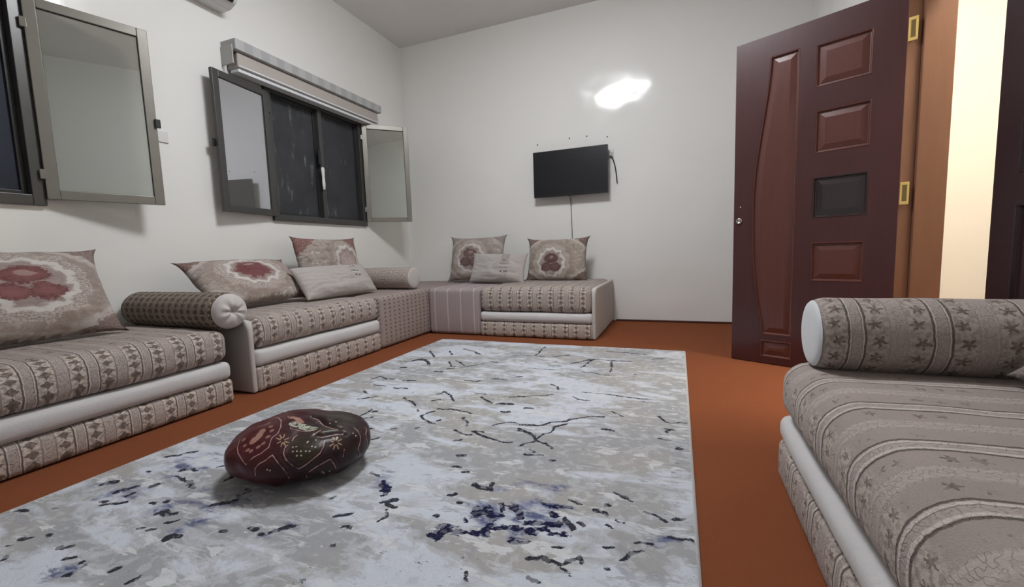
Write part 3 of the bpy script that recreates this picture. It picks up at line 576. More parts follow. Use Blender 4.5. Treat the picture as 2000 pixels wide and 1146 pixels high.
struct('wall_right', [(XR, XR+.15, DY1, 0, 0, H), (XR, XR+.15, YB, DY0, 0, H), (XR, XR+.15, DY0, DY1, DZ, H)], WALL)
struct('wall_hall', [(5.5, 5.6, YB, 0, 0, H)], HALLW)

tag(boxes('trim_2', [(2.48, XR-.02, -.030, -.001, .001, .016)], plain('maroon_carpet_edge', (.075, .018, .012), .9), bevel=.005), kind='structure')
# ------------------------------------------------------------------ lamps
def ceiling_lamp(loc, rz, lx, ly, tint, st, label):
    root = empty('ceiling_light', loc, rz)
    tag(root, label, 'light')
    boxes('housing', [(-lx/2-.02, lx/2+.02, -ly/2-.02, ly/2+.02, -.028, 0)], PLAST, root, .006)
    boxes('diffuser', [(-lx/2, lx/2, -ly/2, ly/2, -.095, -.0285)], emis('lamp_'+label[:4], tint, st), root, .003)
    return root
ceiling_lamp((2.20, -2.42, H), R(42), .62, .52, ROOM_TINT, ROOM_LIGHT, 'square ceiling panel lamp lighting the sitting room')
ceiling_lamp((4.95, -2.3, H), 0, .5, .5, HALL_TINT, HALL_LIGHT, 'warm ceiling lamp in the hallway behind the doorway')

# ------------------------------------------------------------------ windows
def frame_boxes(x0, x1, y0, y1, z0, z1, wd):
    return [(x0, x1, y0, y0+wd, z0, z1), (x0, x1, y1-wd, y1, z0, z1), (x0, x1, y0+wd, y1-wd, z0, z0+wd), (x0, x1, y0+wd, y1-wd, z1-wd, z1)]
def window(name, ya, yb, scr):
    root = empty(name, (0, ya, WZ0)); tag(root, kind='structure')
    Wd, Ht = yb-ya, WZ1-WZ0
    boxes('frame', frame_boxes(-.07, .028, 0, Wd, 0, Ht, .052), ALU, root, .003)
    mu = .50*Wd
    boxes('mullion', [(-.05, .022, mu-.022, mu+.022, .05, Ht-.05)], ALU, root, .003)
    for k, (a, b) in enumerate(((.052, mu-.022), (mu+.022, Wd-.052))):
        f = boxes('screen_frame', frame_boxes(-.045, -.015, a, b, .052, Ht-.052, .022), DARKALU, root, .002)
        boxes('insect_screen', [(-.034, -.028, a+.02, b-.02, .072, Ht-.072)], scr, f)
    return root
w1 = window('window_1', W1a, W1b, SCR1)
w2 = window('window_2', W2a, W2b, SCR2)
# lever handle on the middle post of the second window
hm = boxes('handle_plate', [(.022, .036, .50, .53, .53, .66)], BLACKP, w2, .004)
hp = lathe('handle_lever', [(0, 0), (.013, .01), (.017, .06), (.014, .12), (.018, .165), (.020, .185), (.012, .205), (0, .207)], PLAST, hm, 14)
hp.location = (.050, .525, .30); hp.scale = (.6, 1, 1)

def sash(hinge, free, z0, z1, mat, glass, label, handle_z=None, parent=None):
    """an opened window leaf: built in the window it hangs in"""
    hx, hy = hinge; fx, fy = free
    L = math.hypot(fx-hx, fy-hy); ang = math.atan2(fy-hy, fx-hx)
    o = boxes('casement', [(a, b, c, d, e, f) for (c, d, a, b, e, f) in frame_boxes(-.014, .014, 0, L, 0, z1-z0, .048)], mat, parent, .003)
    o.location = (hx, hy-parent.location.y, z0-parent.location.z); o.rotation_euler = (0, 0, ang)
    if label: o['label'] = label
    g = boxes('pane', [(.044, L-.044, -.003, .003, .044, z1-z0-.044)], glass, o)
    boxes('gasket', [(a, b, c, d, e, f) for (c, d, a, b, e, f) in frame_boxes(-.010, .010, .044, L-.044, .044, z1-z0-.044, .005)], RUBBER, o)
    for hz in (.10, z1-z0-.16): boxes('hinge', [(-.016, .010, -.016, .016, hz, hz+.05)], mat, o, .003)
    if handle_z:
        s = 1 if handle_z > 0 else -1
        boxes('latch', [(L-.012, L+.016, -.028, -.012, abs(handle_z), abs(handle_z)+.05)], BLACKP, o, .004)
    return o
sash((.034, -3.262), (.172, -2.795), 1.098, 2.098, ALUL, GLASSF, 'grey casement swung open against the wall', .45, w1)
sash((.034, -1.905), (.092, -2.380), 1.098, 2.072, ALU, GLASS, 'dark casement swung open nearly flat', .45, w2)
sash((.034, -.812), (.372, -.492), 1.110, 2.105, ALUL, GLASSF, 'pale casement swung open towards the corner', None, w2)

# ------------------------------------------------------------------ door frame, door leaves
o = empty('trim_1', (XR, DY1, 0)); tag(o, kind='structure')
boxes('jamb', [(-.012, .045, -.012, .03, 0, DZ), (.045, .165, -.030, .03, 0, DZ)], JAMBW, o, .003)
boxes('jamb', [(-.012, .165, DY0-DY1-.03, DY0-DY1+.012, 0, DZ)], JAMBD, o, .003)
boxes('head', [(-.012, .165, DY0-DY1, 0, DZ-.045, DZ+.03)], JAMBW, o, .003)
boxes('architrave', [(-.022, 0, -.005, .075, 0, DZ+.07), (-.022, 0, DY0-DY1-.075, DY0-DY1+.005, 0, DZ+.07), (-.022, 0, DY0-DY1+.005, -.005, DZ, DZ+.07)], JAMBD, o, .003)

def poly_panel(name, outer, depth, bev, raised, mat, parent, y0):
    """raised-and-fielded panel over an outline (s, z): groove, slope, flat field"""
    bm = bmesh.new()
    c = Vector((sum(p[0] for p in outer)/len(outer), sum(p[1] for p in outer)/len(outer)))
    def inset(d):
        n = len(outer); res = []
        for i in range(n):
            p0, p1, p2 = Vector(outer[i-1]), Vector(outer[i]), Vector(outer[(i+1) % n])
            a = (p1-p0).normalized(); b = (p2-p1).normalized()
            na, nb = Vector((-a.y, a.x)), Vector((-b.y, b.x))
            if na.dot(c-p1) < 0: na = -na
            if nb.dot(c-p1) < 0: nb = -nb
            m = (na+nb); m = m/max(.25, m.length_squared)*2
            res.append(p1+m*d)
        return res
    rings = [(0, y0+.001), (.002, y0-.0015), (.006, y0-.0010), (.010, y0+.009), (.014, y0+.010), (.018+bev, y0+.002)]
    vs = [[bm.verts.new((p.x, y, p.y)) for p in inset(d)] for d, y in rings]
    n = len(outer)
    for r0, r1 in zip(vs, vs[1:]):
        for i in range(n): bm.faces.new([r0[i], r0[(i+1) % n], r1[(i+1) % n], r1[i]])
    bm.faces.new(vs[-1])
    bmesh.ops.recalc_face_normals(bm, faces=bm.faces[:])
    me = bpy.data.meshes.new(name); bm.to_mesh(me); bm.free()
    return link(name, me, mat, parent)
def curve_panel(x0, x1, z0, z1, m):
    """tall panel whose free-edge side swells in an S: spline through m (z, s)"""
    L = []
    for i in range(22):
        z = z0+(z1-z0)*i/21
        for (za, sa), (zb, sb) in zip(m, m[1:]):
            if za <= z <= zb:
                f = (z-za)/(zb-za); f = f*f*(3-2*f) if False else f; L.append((sa+(sb-sa)*f, z)); break
    return L + [(x1, z1), (x1, z0)]
SP = [(.18, .180), (.35, .150), (.48, .130), (.61, .118), (.75, .111), (.90, .108), (1.05, .109), (1.18, .115), (1.35, .136), (1.47, .152), (1.60, .170), (1.72, .184), (1.832, .190)]
def leaf_door(name, hinge, ang, width, outlines, slab_mat=None):
    """local x from the hinge (0) to the free edge (width); the panelled face looks to -y"""
    root = empty(name, (*hinge, 0), ang); tag(root, kind='structure')
    T = .042; Z0, Z1 = .004, 1.957
    # slab with holes where the panels sit: a grid of stiles and rails built from the outlines' bounds
    bm = bmesh.new()
    ox = [(0, Z0), (width, Z0), (width, Z1), (0, Z1)]
    vs = [bm.verts.new((x, 0, z)) for x, z in ox]
    eds = [bm.edges.new((vs[i], vs[(i+1) % 4])) for i in range(4)]
    for ol, _ in outlines:
        hv = [bm.verts.new((x, 0, z)) for x, z in ol]
        eds += [bm.edges.new((hv[i], hv[(i+1) % len(hv)])) for i in range(len(hv))]
    bmesh.ops.triangle_fill(bm, edges=eds, use_beauty=True, use_dissolve=False)
    # drop faces that fell inside an outline
    def inside(p, ol):
        c = False
        for i in range(len(ol)):
            (x1, y1), (x2, y2) = ol[i-1], ol[i]
            if (y1 > p[1]) != (y2 > p[1]) and p[0] < (x2-x1)*(p[1]-y1)/(y2-y1)+x1: c = not c
        return c
    dead = []
    for f in bm.faces:
        cc = f.calc_center_median()
        if any(inside((cc.x, cc.z), ol) for ol, _ in outlines): dead.append(f)
    bmesh.ops.delete(bm, geom=dead, context='FACES')
    if bm.faces and bm.faces[:][0].normal.y > 0:
        pass
    bmesh.ops.recalc_face_normals(bm, faces=bm.faces[:])
    r = bmesh.ops.extrude_face_region(bm, geom=bm.faces[:])
    for v in r['geom']:
        if isinstance(v, bmesh.types.BMVert): v.co.y = T
    bmesh.ops.recalc_face_normals(bm, faces=bm.faces[:])
    me = bpy.data.meshes.new('slab'); bm.to_mesh(me); bm.free()
    link('slab', me, slab_mat or DOORW, root)
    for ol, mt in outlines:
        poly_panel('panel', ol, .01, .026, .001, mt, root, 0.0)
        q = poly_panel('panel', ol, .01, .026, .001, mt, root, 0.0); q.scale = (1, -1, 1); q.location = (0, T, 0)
        xs = [p[0] for p in ol]; zs = [p[1] for p in ol]
    return root
rect = lambda a, b, c, d: [(a, c), (b, c), (b, d), (a, d)]
WIDTH = .786
def flip(ol): return [(WIDTH-x, z) for x, z in ol]
outl = [(flip(rect(.415, .655, 1.594, 1.818)), DOORP), (flip(rect(.421, .660, 1.238, 1.468)), DOORP),
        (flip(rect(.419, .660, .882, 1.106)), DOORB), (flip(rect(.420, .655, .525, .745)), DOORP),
        (flip(rect(.420, .655, .165, .395)), DOORP),
        (flip(curve_panel(.18, .335, .186, 1.832, SP)), DOORP), (flip(rect(.172, .338, .045, .150)), DOORP)]
HX, HY = 4.112, -1.747
ang = math.atan2(-1.400-HY, 3.404-HX)
# local +x runs hinge -> free edge; its -y side must face the camera, so mirror the leaf
door = leaf_door('door_1', (HX, HY), ang, WIDTH, outl)
for ch in door.children:
    pass
door.scale = (1, -1, 1)
door.location = (HX, HY, 0)
lk = lathe('lock_cylinder', [(0, -.004), (.010, -.004), (.011, -.007), (.0165, -.007), (.018, -.003), (.018, .03)], STEEL, door, 24, 'y')
lk.scale = (1, -1, 1); lk.location = (WIDTH-.034, -.004, .894); lk.rotation_euler = (0, 0, 0)
kh = boxes('latch_screw', [(WIDTH-.043, WIDTH-.037, -.003, .004, .977, .983)], STEEL, door, .001)
for hz in (1.755, .975):
    hg = boxes('hinge', [(-.034, .0, -.004, .001, hz-.055, hz-.040), (-.034, .0, -.004, .001, hz+.040, hz+.055), (-.034, -.026, -.004, .001, hz-.04, hz+.04), (-.008, 0, -.004, .001, hz-.04, hz+.04)], BRASS, door, .001)
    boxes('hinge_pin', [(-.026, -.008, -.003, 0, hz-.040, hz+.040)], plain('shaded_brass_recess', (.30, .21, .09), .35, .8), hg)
# second, fixed leaf that closes the near half of the doorway
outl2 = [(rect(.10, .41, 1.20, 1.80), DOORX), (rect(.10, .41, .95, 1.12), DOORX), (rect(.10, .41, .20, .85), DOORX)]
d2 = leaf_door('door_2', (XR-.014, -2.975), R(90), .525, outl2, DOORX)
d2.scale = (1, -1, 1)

# ------------------------------------------------------------------ rug
x0r, x1r, y0r, y1r = 1.162, 3.128, -4.55, -1.295
nx, ny = 330, 540
X, Y = np.meshgrid(np.linspace(x0r, x1r, nx), np.linspace(y0r, y1r, ny), indexing='ij')
Zr = np.full_like(X, .012)
for e, d in ((X-x0r, 0), (x1r-X, 0), (Y-y0r, 0), (y1r-Y, 0)): Zr = np.where(e < .004, .004, Zr)
Zr += .0012*np.sin(X*5+1)*np.sin(Y*3)*(Zr > .01)
P2 = np.stack([X.ravel(), Y.ravel()], 1).astype(np.float32)
PJ = P2 + np.array([[mn.noise(Vector((p[0]*16, p[1]*16, 0)))*.011+mn.noise(Vector((p[0]*45, p[1]*45, 2)))*.006, mn.noise(Vector((p[0]*16, p[1]*16, 9)))*.011+mn.noise(Vector((p[0]*45, p[1]*45, 5)))*.006] for p in P2], np.float32)
fd = {k: np.full(len(P2), .2, np.float32) for k in 'dnh'}
for kind, wd, pts in RUG:
    if kind == 'n': wd *= .8
    if kind == 'd': wd = wd*1.1+.0008
    pts = np.array(pts, np.float32)
    m = .09 + wd
    sel = np.where((P2[:, 0] > pts[:, 0].min()-m) & (P2[:, 0] < pts[:, 0].max()+m) & (P2[:, 1] > pts[:, 1].min()-m) & (P2[:, 1] < pts[:, 1].max()+m))[0]
    if not len(sel): continue
    q = PJ[sel]; best = np.full(len(q), 9., np.float32)
    for a, b in zip(pts, pts[1:]):
        ab = b-a; tt = np.clip(((q-a)@ab)/max(1e-9, ab@ab), 0, 1); best = np.minimum(best, np.linalg.norm(q-a-tt[:, None]*ab, axis=1))
    fd[kind][sel] = np.minimum(fd[kind][sel], best-wd)
me = grid_mesh('area_rug', np.stack([X, Y, Zr], -1), attrs={'crack': fd['d'], 'navy': fd['n'], 'haze': fd['h']})
def m_rug():
    n = N('abstract_marble_pile'); v = n.obj(); x = n.sep(v)
    st = n.comb(n.ma('MULTIPLY', x[0], .42), x[1], x[2])
    st = n.warp(st, 6, .10)
    a = n.noise(st, 6.5, 5, .62, dist=.4); b = n.noise(st, 17, 4, .6, dist=.3); f = n.noise(v, 260, 2)
    grey = n.mix(n.ss(n.noise(v, 1.7, 2), .42, .60), (.385, .372, .360), (.345, .352, .365))
    white = n.mix(b, (.60, .635, .70), (.52, .55, .605))
    zone = n.ma('ADD', a, n.ma('MULTIPLY', n.ma('SUBTRACT', n.noise(v, 1.5, 2), .5), .55))
    c = n.mix(n.ss(zone, .480, .515), grey, n.mix(n.ss(zone, .525, .57), (.455, .468, .50), white))
    c = n.mix(n.ma('MULTIPLY', n.ss(b, .60, .62), .8), c, (.64, .65, .66))
    c = n.mix(n.ma('MULTIPLY', n.ss(b, .38, .36), .6), c, (.30, .30, .32))
    str_ = n.noise(n.comb(n.ma('MULTIPLY', x[0], .16), x[1], 3.0), 34, 3, .6)
    c = n.mix(n.ma('MULTIPLY', n.ss(str_, .60, .66), .55), c, (.66, .68, .71))
    g = n.noise(st, 40, 3, .65); g2 = n.noise(v, 95, 3, .6)
    hz = n.ss(n.ma('ADD', n.attr('haze').outputs['Fac'], n.ma('MULTIPLY', n.ma('SUBTRACT', b, .5), .16)), .020, -.020)
    hz = n.ma('MULTIPLY', hz, n.ss(g, .34, .52))
    c = n.mix(n.ma('MULTIPLY', hz, .92), c, n.mix(n.ss(b, .42, .6), (.065, .078, .18), (.25, .28, .40)))
    nv = n.ma('ADD', n.attr('navy').outputs['Fac'], n.ma('MULTIPLY', n.ma('SUBTRACT', g, .56), .050))
    nv = n.ma('ADD', nv, n.ma('MULTIPLY', n.ma('SUBTRACT', g2, .5), .02))
    c = n.mix(n.ss(nv, .0015, -.0015), c, (.012, .013, .045))
    cr = n.ma('ADD', n.attr('crack').outputs['Fac'], n.ma('MULTIPLY', n.ma('SUBTRACT', g2, .60), .012))
    cr = n.ma('ADD', cr, n.ma('MULTIPLY', n.ma('SUBTRACT', g, .55), .010))
    c = n.mix(n.ma('MULTIPLY', n.ss(cr, .0016, -.0012), .97), c, (.018, .019, .030))
    sp = n.ss(n.noise(n.comb(n.ma('MULTIPLY', x[0], .5), x[1], 7.0), 42, 4, .7), .645, .662)
    c = n.mix(n.ma('MULTIPLY', sp, n.ma('MULTIPLY', n.ss(n.noise(v, 2.0, 2), .46, .56), .9)), c, (.10, .105, .13))
    m2 = n.noise(n.warp(v, 18, .03), 30, 3, .55)
    c = n.mix(n.ma('MULTIPLY', n.ss(m2, .54, .60), .30), c, (.62, .65, .70))
    c = n.mix(n.ma('MULTIPLY', n.ss(m2, .43, .38), .26), c, (.30, .30, .31))
    c = n.mix(n.ma('MULTIPLY', n.ss(f, .45, .75), .16), c, (.25, .26, .28))
    ed = n.ss(n.ma('ABSOLUTE', n.ma('SUBTRACT', x[0], (x0r+x1r)/2)), (x1r-x0r)/2-.012, (x1r-x0r)/2-.006)
    c = n.mix(ed, c, (.52, .50, .50))
    n.bump(n.ma('ADD', f, n.ma('MULTIPLY', zone, .8)), .002)
    return n.fin(c, .97, spec=.03)
rug = link('area_rug', me, m_rug(), smooth=True)
tag(rug, 'large grey and white abstract rug with black cracks and navy patches', 'rug')

# ------------------------------------------------------------------ sofas (stacked foam seats)
def sofa(loc, rz, L, D, zs, label, mats, r_end=.055, end_lo=False, end_hi=False, seed=0, puff=.012, base_in=.0, white_in=.0):
    """local x along, front at y=0, back at y=D"""
    root = empty('floor_sofa', loc, rz); tag(root, label, 'sofa', 'low brocade floor sofas')
    z1, z2, z3 = zs
    a = .028 if end_lo else 0; b = L-(.028 if end_hi else 0)
    soft_box('base', a, b, base_in, D, .004, z1, .022, mats[0], root, 0, .008, .03, seed=seed+2)
    soft_box('middle_mattress', a, b, white_in, D, z1, z2, .030, VELVETM, root, 0, .010, .04, seed=seed+1)
    soft_box('seat_cushion', a, b, 0, D, z2, z3, r_end, mats[1], root, puff, .012, .022, rough=.003, seed=seed)
    for on_, x0, x1 in ((end_lo, 0, .032), (end_hi, L-.032, L)):
        if on_:
            e = soft_box('end_panel', x0, x1, .006, D, .004, z3-.002, .015, VELVET, root, 0, 0, .04, seed=seed+3)
            # round the top front corner of the panel
            for v in e.data.vertices:
                y, z = v.co.y, v.co.z
                cy, cz, rr = .006+.055, z3-.057, .055
                if y < cy and z > cz:
                    d = math.hypot(y-cy, z-cz)
                    if d > rr: v.co.y = cy+(y-cy)*rr/d; v.co.z = cz+(z-cz)*rr/d
            e['label'] = 'plain pale velvet end'
    return root
HALF = R(90)
sofa((.872, -2.965-1.9, 0), HALF, 1.9, .86, (.128, .222, .392), 'long striped brocade floor sofa against the wall under the window with the navy screen', (BROCBASE, BROC), seed=1)
sofa((.872, -2.853, 0), HALF, 1.108, .86, (.145, .248, .425), 'striped brocade floor sofa under the window with the dark grey screens', (BROCBASE, BROC), end_lo=True, seed=5)
sofa((1.412, -1.052, 0), 0, 1.04, 1.03, (.135, .222, .435), 'short striped brocade floor sofa under the television', (BROCBASE, BROCF), end_hi=True, seed=9)
sofa((3.378, -2.955, 0), -HALF, 2.3, .72, (.134, .214, .390), 'large near floor sofa beside the doorway with embossed grey brown stripes', (BROCN, BROCN), seed=13, puff=.016, r_end=.064)

def seat_block(loc, rz, L, D, Ht, mat, label, seed, r=.04):
    root = empty('corner_seat', loc, rz); tag(root, label, 'seat', 'corner seat blocks')
    soft_box('block', 0, L, 0, D, .004, Ht, r, mat, root, .008, .004, .03, seed=seed, rough=.002)
    return root
def single_block(loc, rz, L, D, Ht, mat, label, seed, r=.035):
    o = soft_box('corner_seat', 0, L, 0, D, .004, Ht, r, mat, None, .008, .004, .025, seed=seed, rough=.002)
    o.location = loc; o.rotation_euler = (0, 0, rz)
    return tag(o, label, 'seat', 'corner seat blocks')
single_block((.868, -1.741, 0), HALF, 1.735, .86, .425, DOTS, 'corner seat block covered in dark spotted brocade along the window wall', 3)
single_block((.874, -1.050, 0), 0, .534, 1.03, .425, STRP, 'corner seat block in mauve fabric with thin white stripes', 4)

# ------------------------------------------------------------------ bolsters
bolster((.06, -2.93, .483), .775, .101, 0, BROCD, VELVET, 'dark brown leaf bolster with pleated pale end and metal button', 'puff', 1.0)
bolster((.05, -1.14, .537), .745, .103, 0, BROCS, VELVET, 'pale striped bolster lying on the spotted corner seat', 'flat', .98)
bolster((4.09, -3.055, .490), .655, .103, R(180), BROCB, VELVETW, 'fat grey leaf bolster with smooth white end on the near sofa', 'flat', .98)

# ------------------------------------------------------------------ pillows
G1, G2 = 'flower printed pillows', 'plain lumbar pillows'
pillow('throw_pillow', (.40, -3.575, .392), HALF, .78, .455, .20, R(26), MED1, 'large pale pillow with a dusty red rose at the end of the long window sofa', G1, 1)
pillow('throw_pillow', (.50, -2.420, .432), HALF, .74, .405, .19, R(49), MED2, 'slumped pillow with a speckled red oval behind the dark bolster', G1, 2, dog=.07)
pillow('throw_pillow', (.30, -1.585, .442), HALF, .70, .48, .17, R(12), MED3, 'upright pillow with a dark red corner behind the grey lumbar pillow', G1, 3)
pillow('lumbar_pillow', (.62, -1.83, .425), HALF, .76, .28, .15, R(35), BARS1, 'silver grey long pillow with small woven bars below the open window', G2, 4, dog=.01, pinch=.03)
pillow('throw_pillow', (1.045, -.36, .444), 0, .64, .48, .17, R(14), MED4, 'taupe pillow with brown ringed medallion, nearer the corner under the television', G1, 5, dog=.07)
pillow('throw_pillow', (1.93, -.34, .432), 0, .62, .44, .17, R(16), MED5, 'cream pillow with bold brown medallion below the television cord', G1, 6, dog=.08)
pillow('lumbar_pillow', (1.37, -.56, .432), 0, .60, .31, .14, R(22), BARS2, 'small pale pink lumbar pillow propped before two printed pillows', G2, 7, dog=.03, roll=R(2))
pillow('throw_pillow', (3.790, -3.385, .395), -HALF, .40, .22, .13, R(58), MED4, 'grey cushion corner lying beyond the near bolster', None, 8)

# ------------------------------------------------------------------ floor cushion
def floor_cushion():
    yaw = .373; A, B, Cc = .235, .20, .093
    nu, nv = 420, 230
    th = np.linspace(0, 2*np.pi, nu, endpoint=False); ph = np.linspace(-np.pi/2, np.pi/2, nv)
    T, Ph = np.meshgrid(th, ph, indexing='ij')
    x = A*np.cos(Ph)*np.cos(T); y = B*np.cos(Ph)*np.sin(T); z = Cc*np.sign(np.sin(Ph))*np.abs(np.sin(Ph))**.8
    P = np.stack([x, y, z], -1)
    Q = P.reshape(-1, 3)
    def field(lines):
        best = np.full(len(Q), .2)
        for pl in lines:
            pl = np.array(pl)
            if len(pl) == 1: best = np.minimum(best, np.linalg.norm(Q-pl[0], axis=1)); continue
            for a, b in zip(pl, pl[1:]):
                ab = b-a; t = np.clip(((Q-a)@ab)/max(1e-9, ab@ab), 0, 1)
                best = np.minimum(best, np.linalg.norm(Q-a-t[:, None]*ab, axis=1))
        return best
    at = {'ln': field(C_LINE), 'fill': field(C_FILL[:3]), 'white': field(C_FILL[3:]), 'petal': field([[p] for p in C_PETAL]),
          'dot': field([[p] for p in C_DOT]), 'flower': field(C_FLOWER), 'olive': field(C_OLIVE)}
    # folds and slack in the cover
    lump = np.array([mn.noise(Vector(q)*9+Vector((3, 1, 5)))*.010 + mn.noise(Vector(q)*22)*.004 for q in Q])
    fold = field(C_LINE[7:9])
    lump -= .010*np.exp(-(fold/.012)**2)*(Q[:, 2] > .02)
    nrm = Q/np.array([A*A, B*B, Cc*Cc]); nrm /= np.linalg.norm(nrm, axis=1)[:, None]
    Q2 = Q + nrm*lump[:, None]
    Q2[:, 2] = np.maximum(Q2[:, 2], -Cc+.004)
    me = grid_mesh('floor_cushion', Q2.reshape(nu, nv, 3), closed_u=True, attrs=at)
    bm = bmesh.new(); bm.from_mesh(me); bmesh.ops.remove_doubles(bm, verts=bm.verts[:], dist=1e-5)
    bmesh.ops.recalc_face_normals(bm, faces=bm.faces[:]); bm.to_mesh(me); bm.free()
    n = N('burgundy_printed_velvet'); v = n.obj()
    nz = n.noise(v, 60, 3); n2 = n.noise(v, 14, 3); n3 = n.noise(v, 170, 2)
    A_ = lambda k: n.attr(k).outputs['Fac']
    wob = lambda k, amt: n.ma('ADD', A_(k), n.ma('MULTIPLY', n.ma('SUBTRACT', nz, .5), amt))
    x = n.sep(v)
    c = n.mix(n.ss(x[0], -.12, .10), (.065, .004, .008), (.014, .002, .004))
    c = n.mix(n.ma('MULTIPLY', n.ss(wob('olive', .03), .036, .018), .85), c, (.024, .016, .007))
    c = n.mix(n.ss(wob('fill', .012), .013, .009), c, (.33, .17, .13))
    c = n.mix(n.ma('MULTIPLY', n.ss(wob('petal', .006), .0085, .0055), .9), c, (.28, .13, .10))
    c = n.mix(n.ma('MULTIPLY', n.ss(wob('white', .010), .016, .012), n.ss(n.noise(v, 120, 3, .7), .42, .5)), c, (.42, .44, .36))
    c = n.mix(n.ss(A_('dot'), .0034, .0022), c, (.50, .42, .34))
    c = n.mix(n.ma('MULTIPLY', n.ss(wob('flower', .002), .0026, .0014), .9), c, (.40, .24, .15))
    l = A_('ln')
    c = n.mix(n.ma('MULTIPLY', n.ss(wob('ln', .0016), .0023, .0012), .95), c, (.42, .25, .23))
    inner = n.ss(n.ma('ABSOLUTE', n.ma('SUBTRACT', l, .010)), .0016, .0006)
    c = n.mix(n.ma('MULTIPLY', inner, n.ma('MULTIPLY', n.ss(n2, .45, .55), .20)), c, (.20, .06, .06))
    n.bump(n.ma('ADD', n.ma('MULTIPLY', nz, .6), n.ma('MULTIPLY', n2, 1.2)), .002)
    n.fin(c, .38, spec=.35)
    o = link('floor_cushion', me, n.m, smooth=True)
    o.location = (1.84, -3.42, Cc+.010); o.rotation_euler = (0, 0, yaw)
    tag(o, 'round squashed burgundy cushion with gold leaf outlines on the rug', 'cushion')
floor_cushion()

# ------------------------------------------------------------------ television
tv = empty('television', (2.035, 0, 1.54)); tag(tv, 'black flat television mounted on the back wall', 'television')
hw, hh = .388, .234
boxes('casing', [(-hw, hw, -.105, -.068, -hh, hh), (-hw*.7, hw*.7, -.068, -.045, -hh*.8, hh*.55)], BLACKP, tv, .004)
boxes('screen', [(-hw+.012, hw-.012, -.1065, -.1052, -hh+.018, hh-.012)], plain('tv_screen', (.006, .007, .010), .30, spec=.5), tv)
boxes('wall_bracket', [(-.11, .11, -.045, -.001, -.10, .10)], BLACKP, tv, .003)
boxes('sensor', [(-.02, .02, -.108, -.104, -hh-.006, -hh+.004)], BLACKP, tv, .001)
def curve(pts, n=14):
    out = []
    P = [pts[0]]+list(pts)+[pts[-1]]
    for i in range(1, len(P)-2):
        a, b, c, d = (Vector(P[i-1]), Vector(P[i]), Vector(P[i+1]), Vector(P[i+2]))
        for k in range(n):
            t = k/n; out.append(.5*((2*b)+(c-a)*t+(2*a-5*b+4*c-d)*t*t+(3*b-a-3*c+d)*t**3))
    out.append(Vector(pts[-1])); return out
cb = tube('power_cord', curve([(2.020, -.055, 1.31), (2.021, -.012, 1.27), (2.024, -.006, 1.10), (2.030, -.006, .85), (2.030, -.010, .60), (2.06, -.012, .455)]), .0032, BLACKP)
tag(cb, 'thin black cord hanging straight down the wall below the television', 'cord')
sk = empty('wall_socket', (2.438, 0, 1.700)); tag(sk, 'small wall socket with plug behind the television edge', 'socket')
boxes('face_plate', [(-.03, .03, -.010, 0, -.045, .045)], PLAST, sk, .003)
boxes('plug', [(-.012, .018, -.035, -.010, -.03, .012)], PLASTG, sk, .004)
c2 = tube('aerial_cord', curve([(2.445, -.030, 1.672), (2.468, -.022, 1.62), (2.487, -.012, 1.53), (2.500, -.008, 1.40)]), .0055, BLACKP)
tag(c2, 'short dark cable curving down beside the television', 'cord')
for (x, z, lab) in ((1.669, 1.875, 'dark screw hole above the left corner of the television'), (2.016, 1.901, 'dark screw hole left of centre above the television'),
                    (2.198, 1.899, 'dark screw hole right of centre above the television'), (2.405, 1.868, 'dark screw hole above the right corner of the television')):
    s_ = lathe('wall_plug', [(0, .001), (.004, .0015), (.007, .001), (.0075, -.006), (0, -.008)], BLACKP, None, 12, 'y')
    s_.location = (x, -.0005, z); tag(s_, lab, 'screw hole', 'screw holes above the television')
sw = boxes('wall_switch', [(0, .009, -.035, .035, -.035, .035)], PLAST, None, .003)
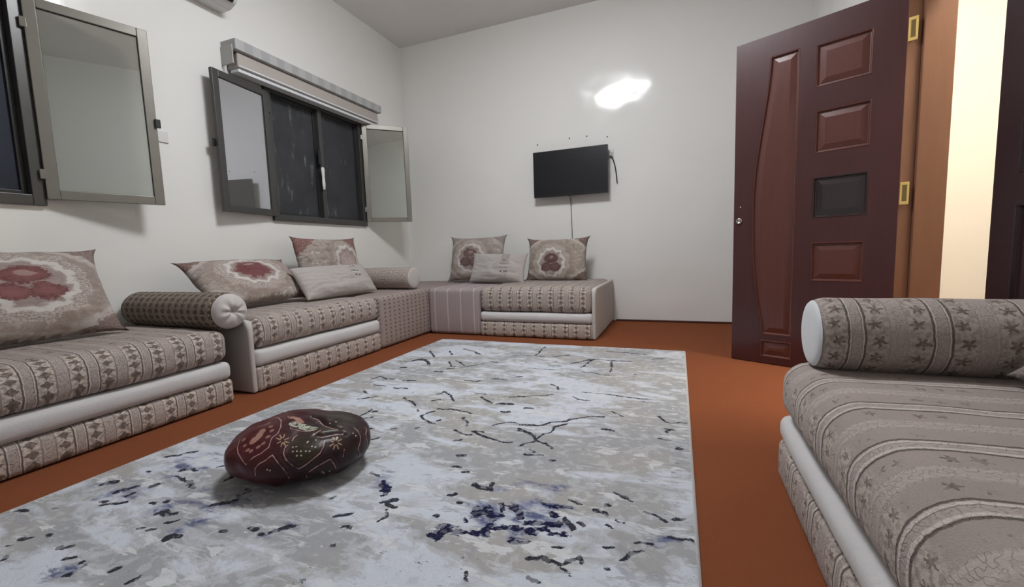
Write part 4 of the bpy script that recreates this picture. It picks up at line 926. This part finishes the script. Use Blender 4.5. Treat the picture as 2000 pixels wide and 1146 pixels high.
sw.location = (0, -2.672, 1.552); tag(sw, 'small white switch plate on the wall between the windows', 'switch')

# ------------------------------------------------------------------ roller blind over window 2
rb = empty('roller_blind', (0, -2.22, 2.12)); tag(rb, 'pale rolled up window blind above the dark grey window', 'blind')
n_ = N('grey_marbled_fascia'); v_ = n_.obj(); s2 = n_.sep(v_)
blk = n_.ss(n_.ma('SINE', n_.ma('MULTIPLY', s2[1], 46.0)), -.3, .3)
BLINDG = n_.fin(n_.mix(n_.ma('MULTIPLY', blk, .55), (.36, .365, .365), (.50, .50, .495)), .55)
Lb = 1.60
boxes('fascia', [(.0, .150, 0, Lb, .125, .198)], BLINDG, rb, .003)
boxes('rolled_fabric', [(.010, .120, .03, Lb-.03, .012, .124)], BLINDB, rb, .012, 4)
bb = boxes('bottom_rail', [(.080, .128, .03, Lb-.03, .018, .030), (.04, .118, .03, Lb-.03, -.016, .006)], VELVETW, rb, .003)
bk = boxes('side_bracket', [(0, .120, -.006, .002, .03, .16)], PLASTG, rb, .003)

# ------------------------------------------------------------------ air conditioner, only its lower corner reaches into view
ac = empty('air_conditioner', (0, -3.03, 2.520)); tag(ac, 'white split air conditioner high on the window wall', 'air conditioner')
prof = [(0, 0), (.10, .0), (.165, .030), (.205, .085), (.21, .20), (.19, .27), (.12, .29), (0, .29)]
bm = bmesh.new()
r0 = [bm.verts.new((x, 0, z)) for x, z in prof]; r1 = [bm.verts.new((x, .84, z)) for x, z in prof]
for i in range(len(prof)): bm.faces.new([r0[i], r0[(i+1) % len(prof)], r1[(i+1) % len(prof)], r1[i]])
bm.faces.new(r0); bm.faces.new(r1[::-1]); bmesh.ops.recalc_face_normals(bm, faces=bm.faces[:])
bmesh.ops.bevel(bm, geom=bm.edges[:], offset=.006, segments=2, affect='EDGES')
me = bpy.data.meshes.new('casing'); bm.to_mesh(me); bm.free(); link('casing', me, PLAST, ac)
lv = boxes('louvre', [(-.012, .012, .04, .81, -.003, .003)], BLACKP, ac, .002); lv.location = (.168, 0, .033); lv.rotation_euler = (0, R(-38), 0)
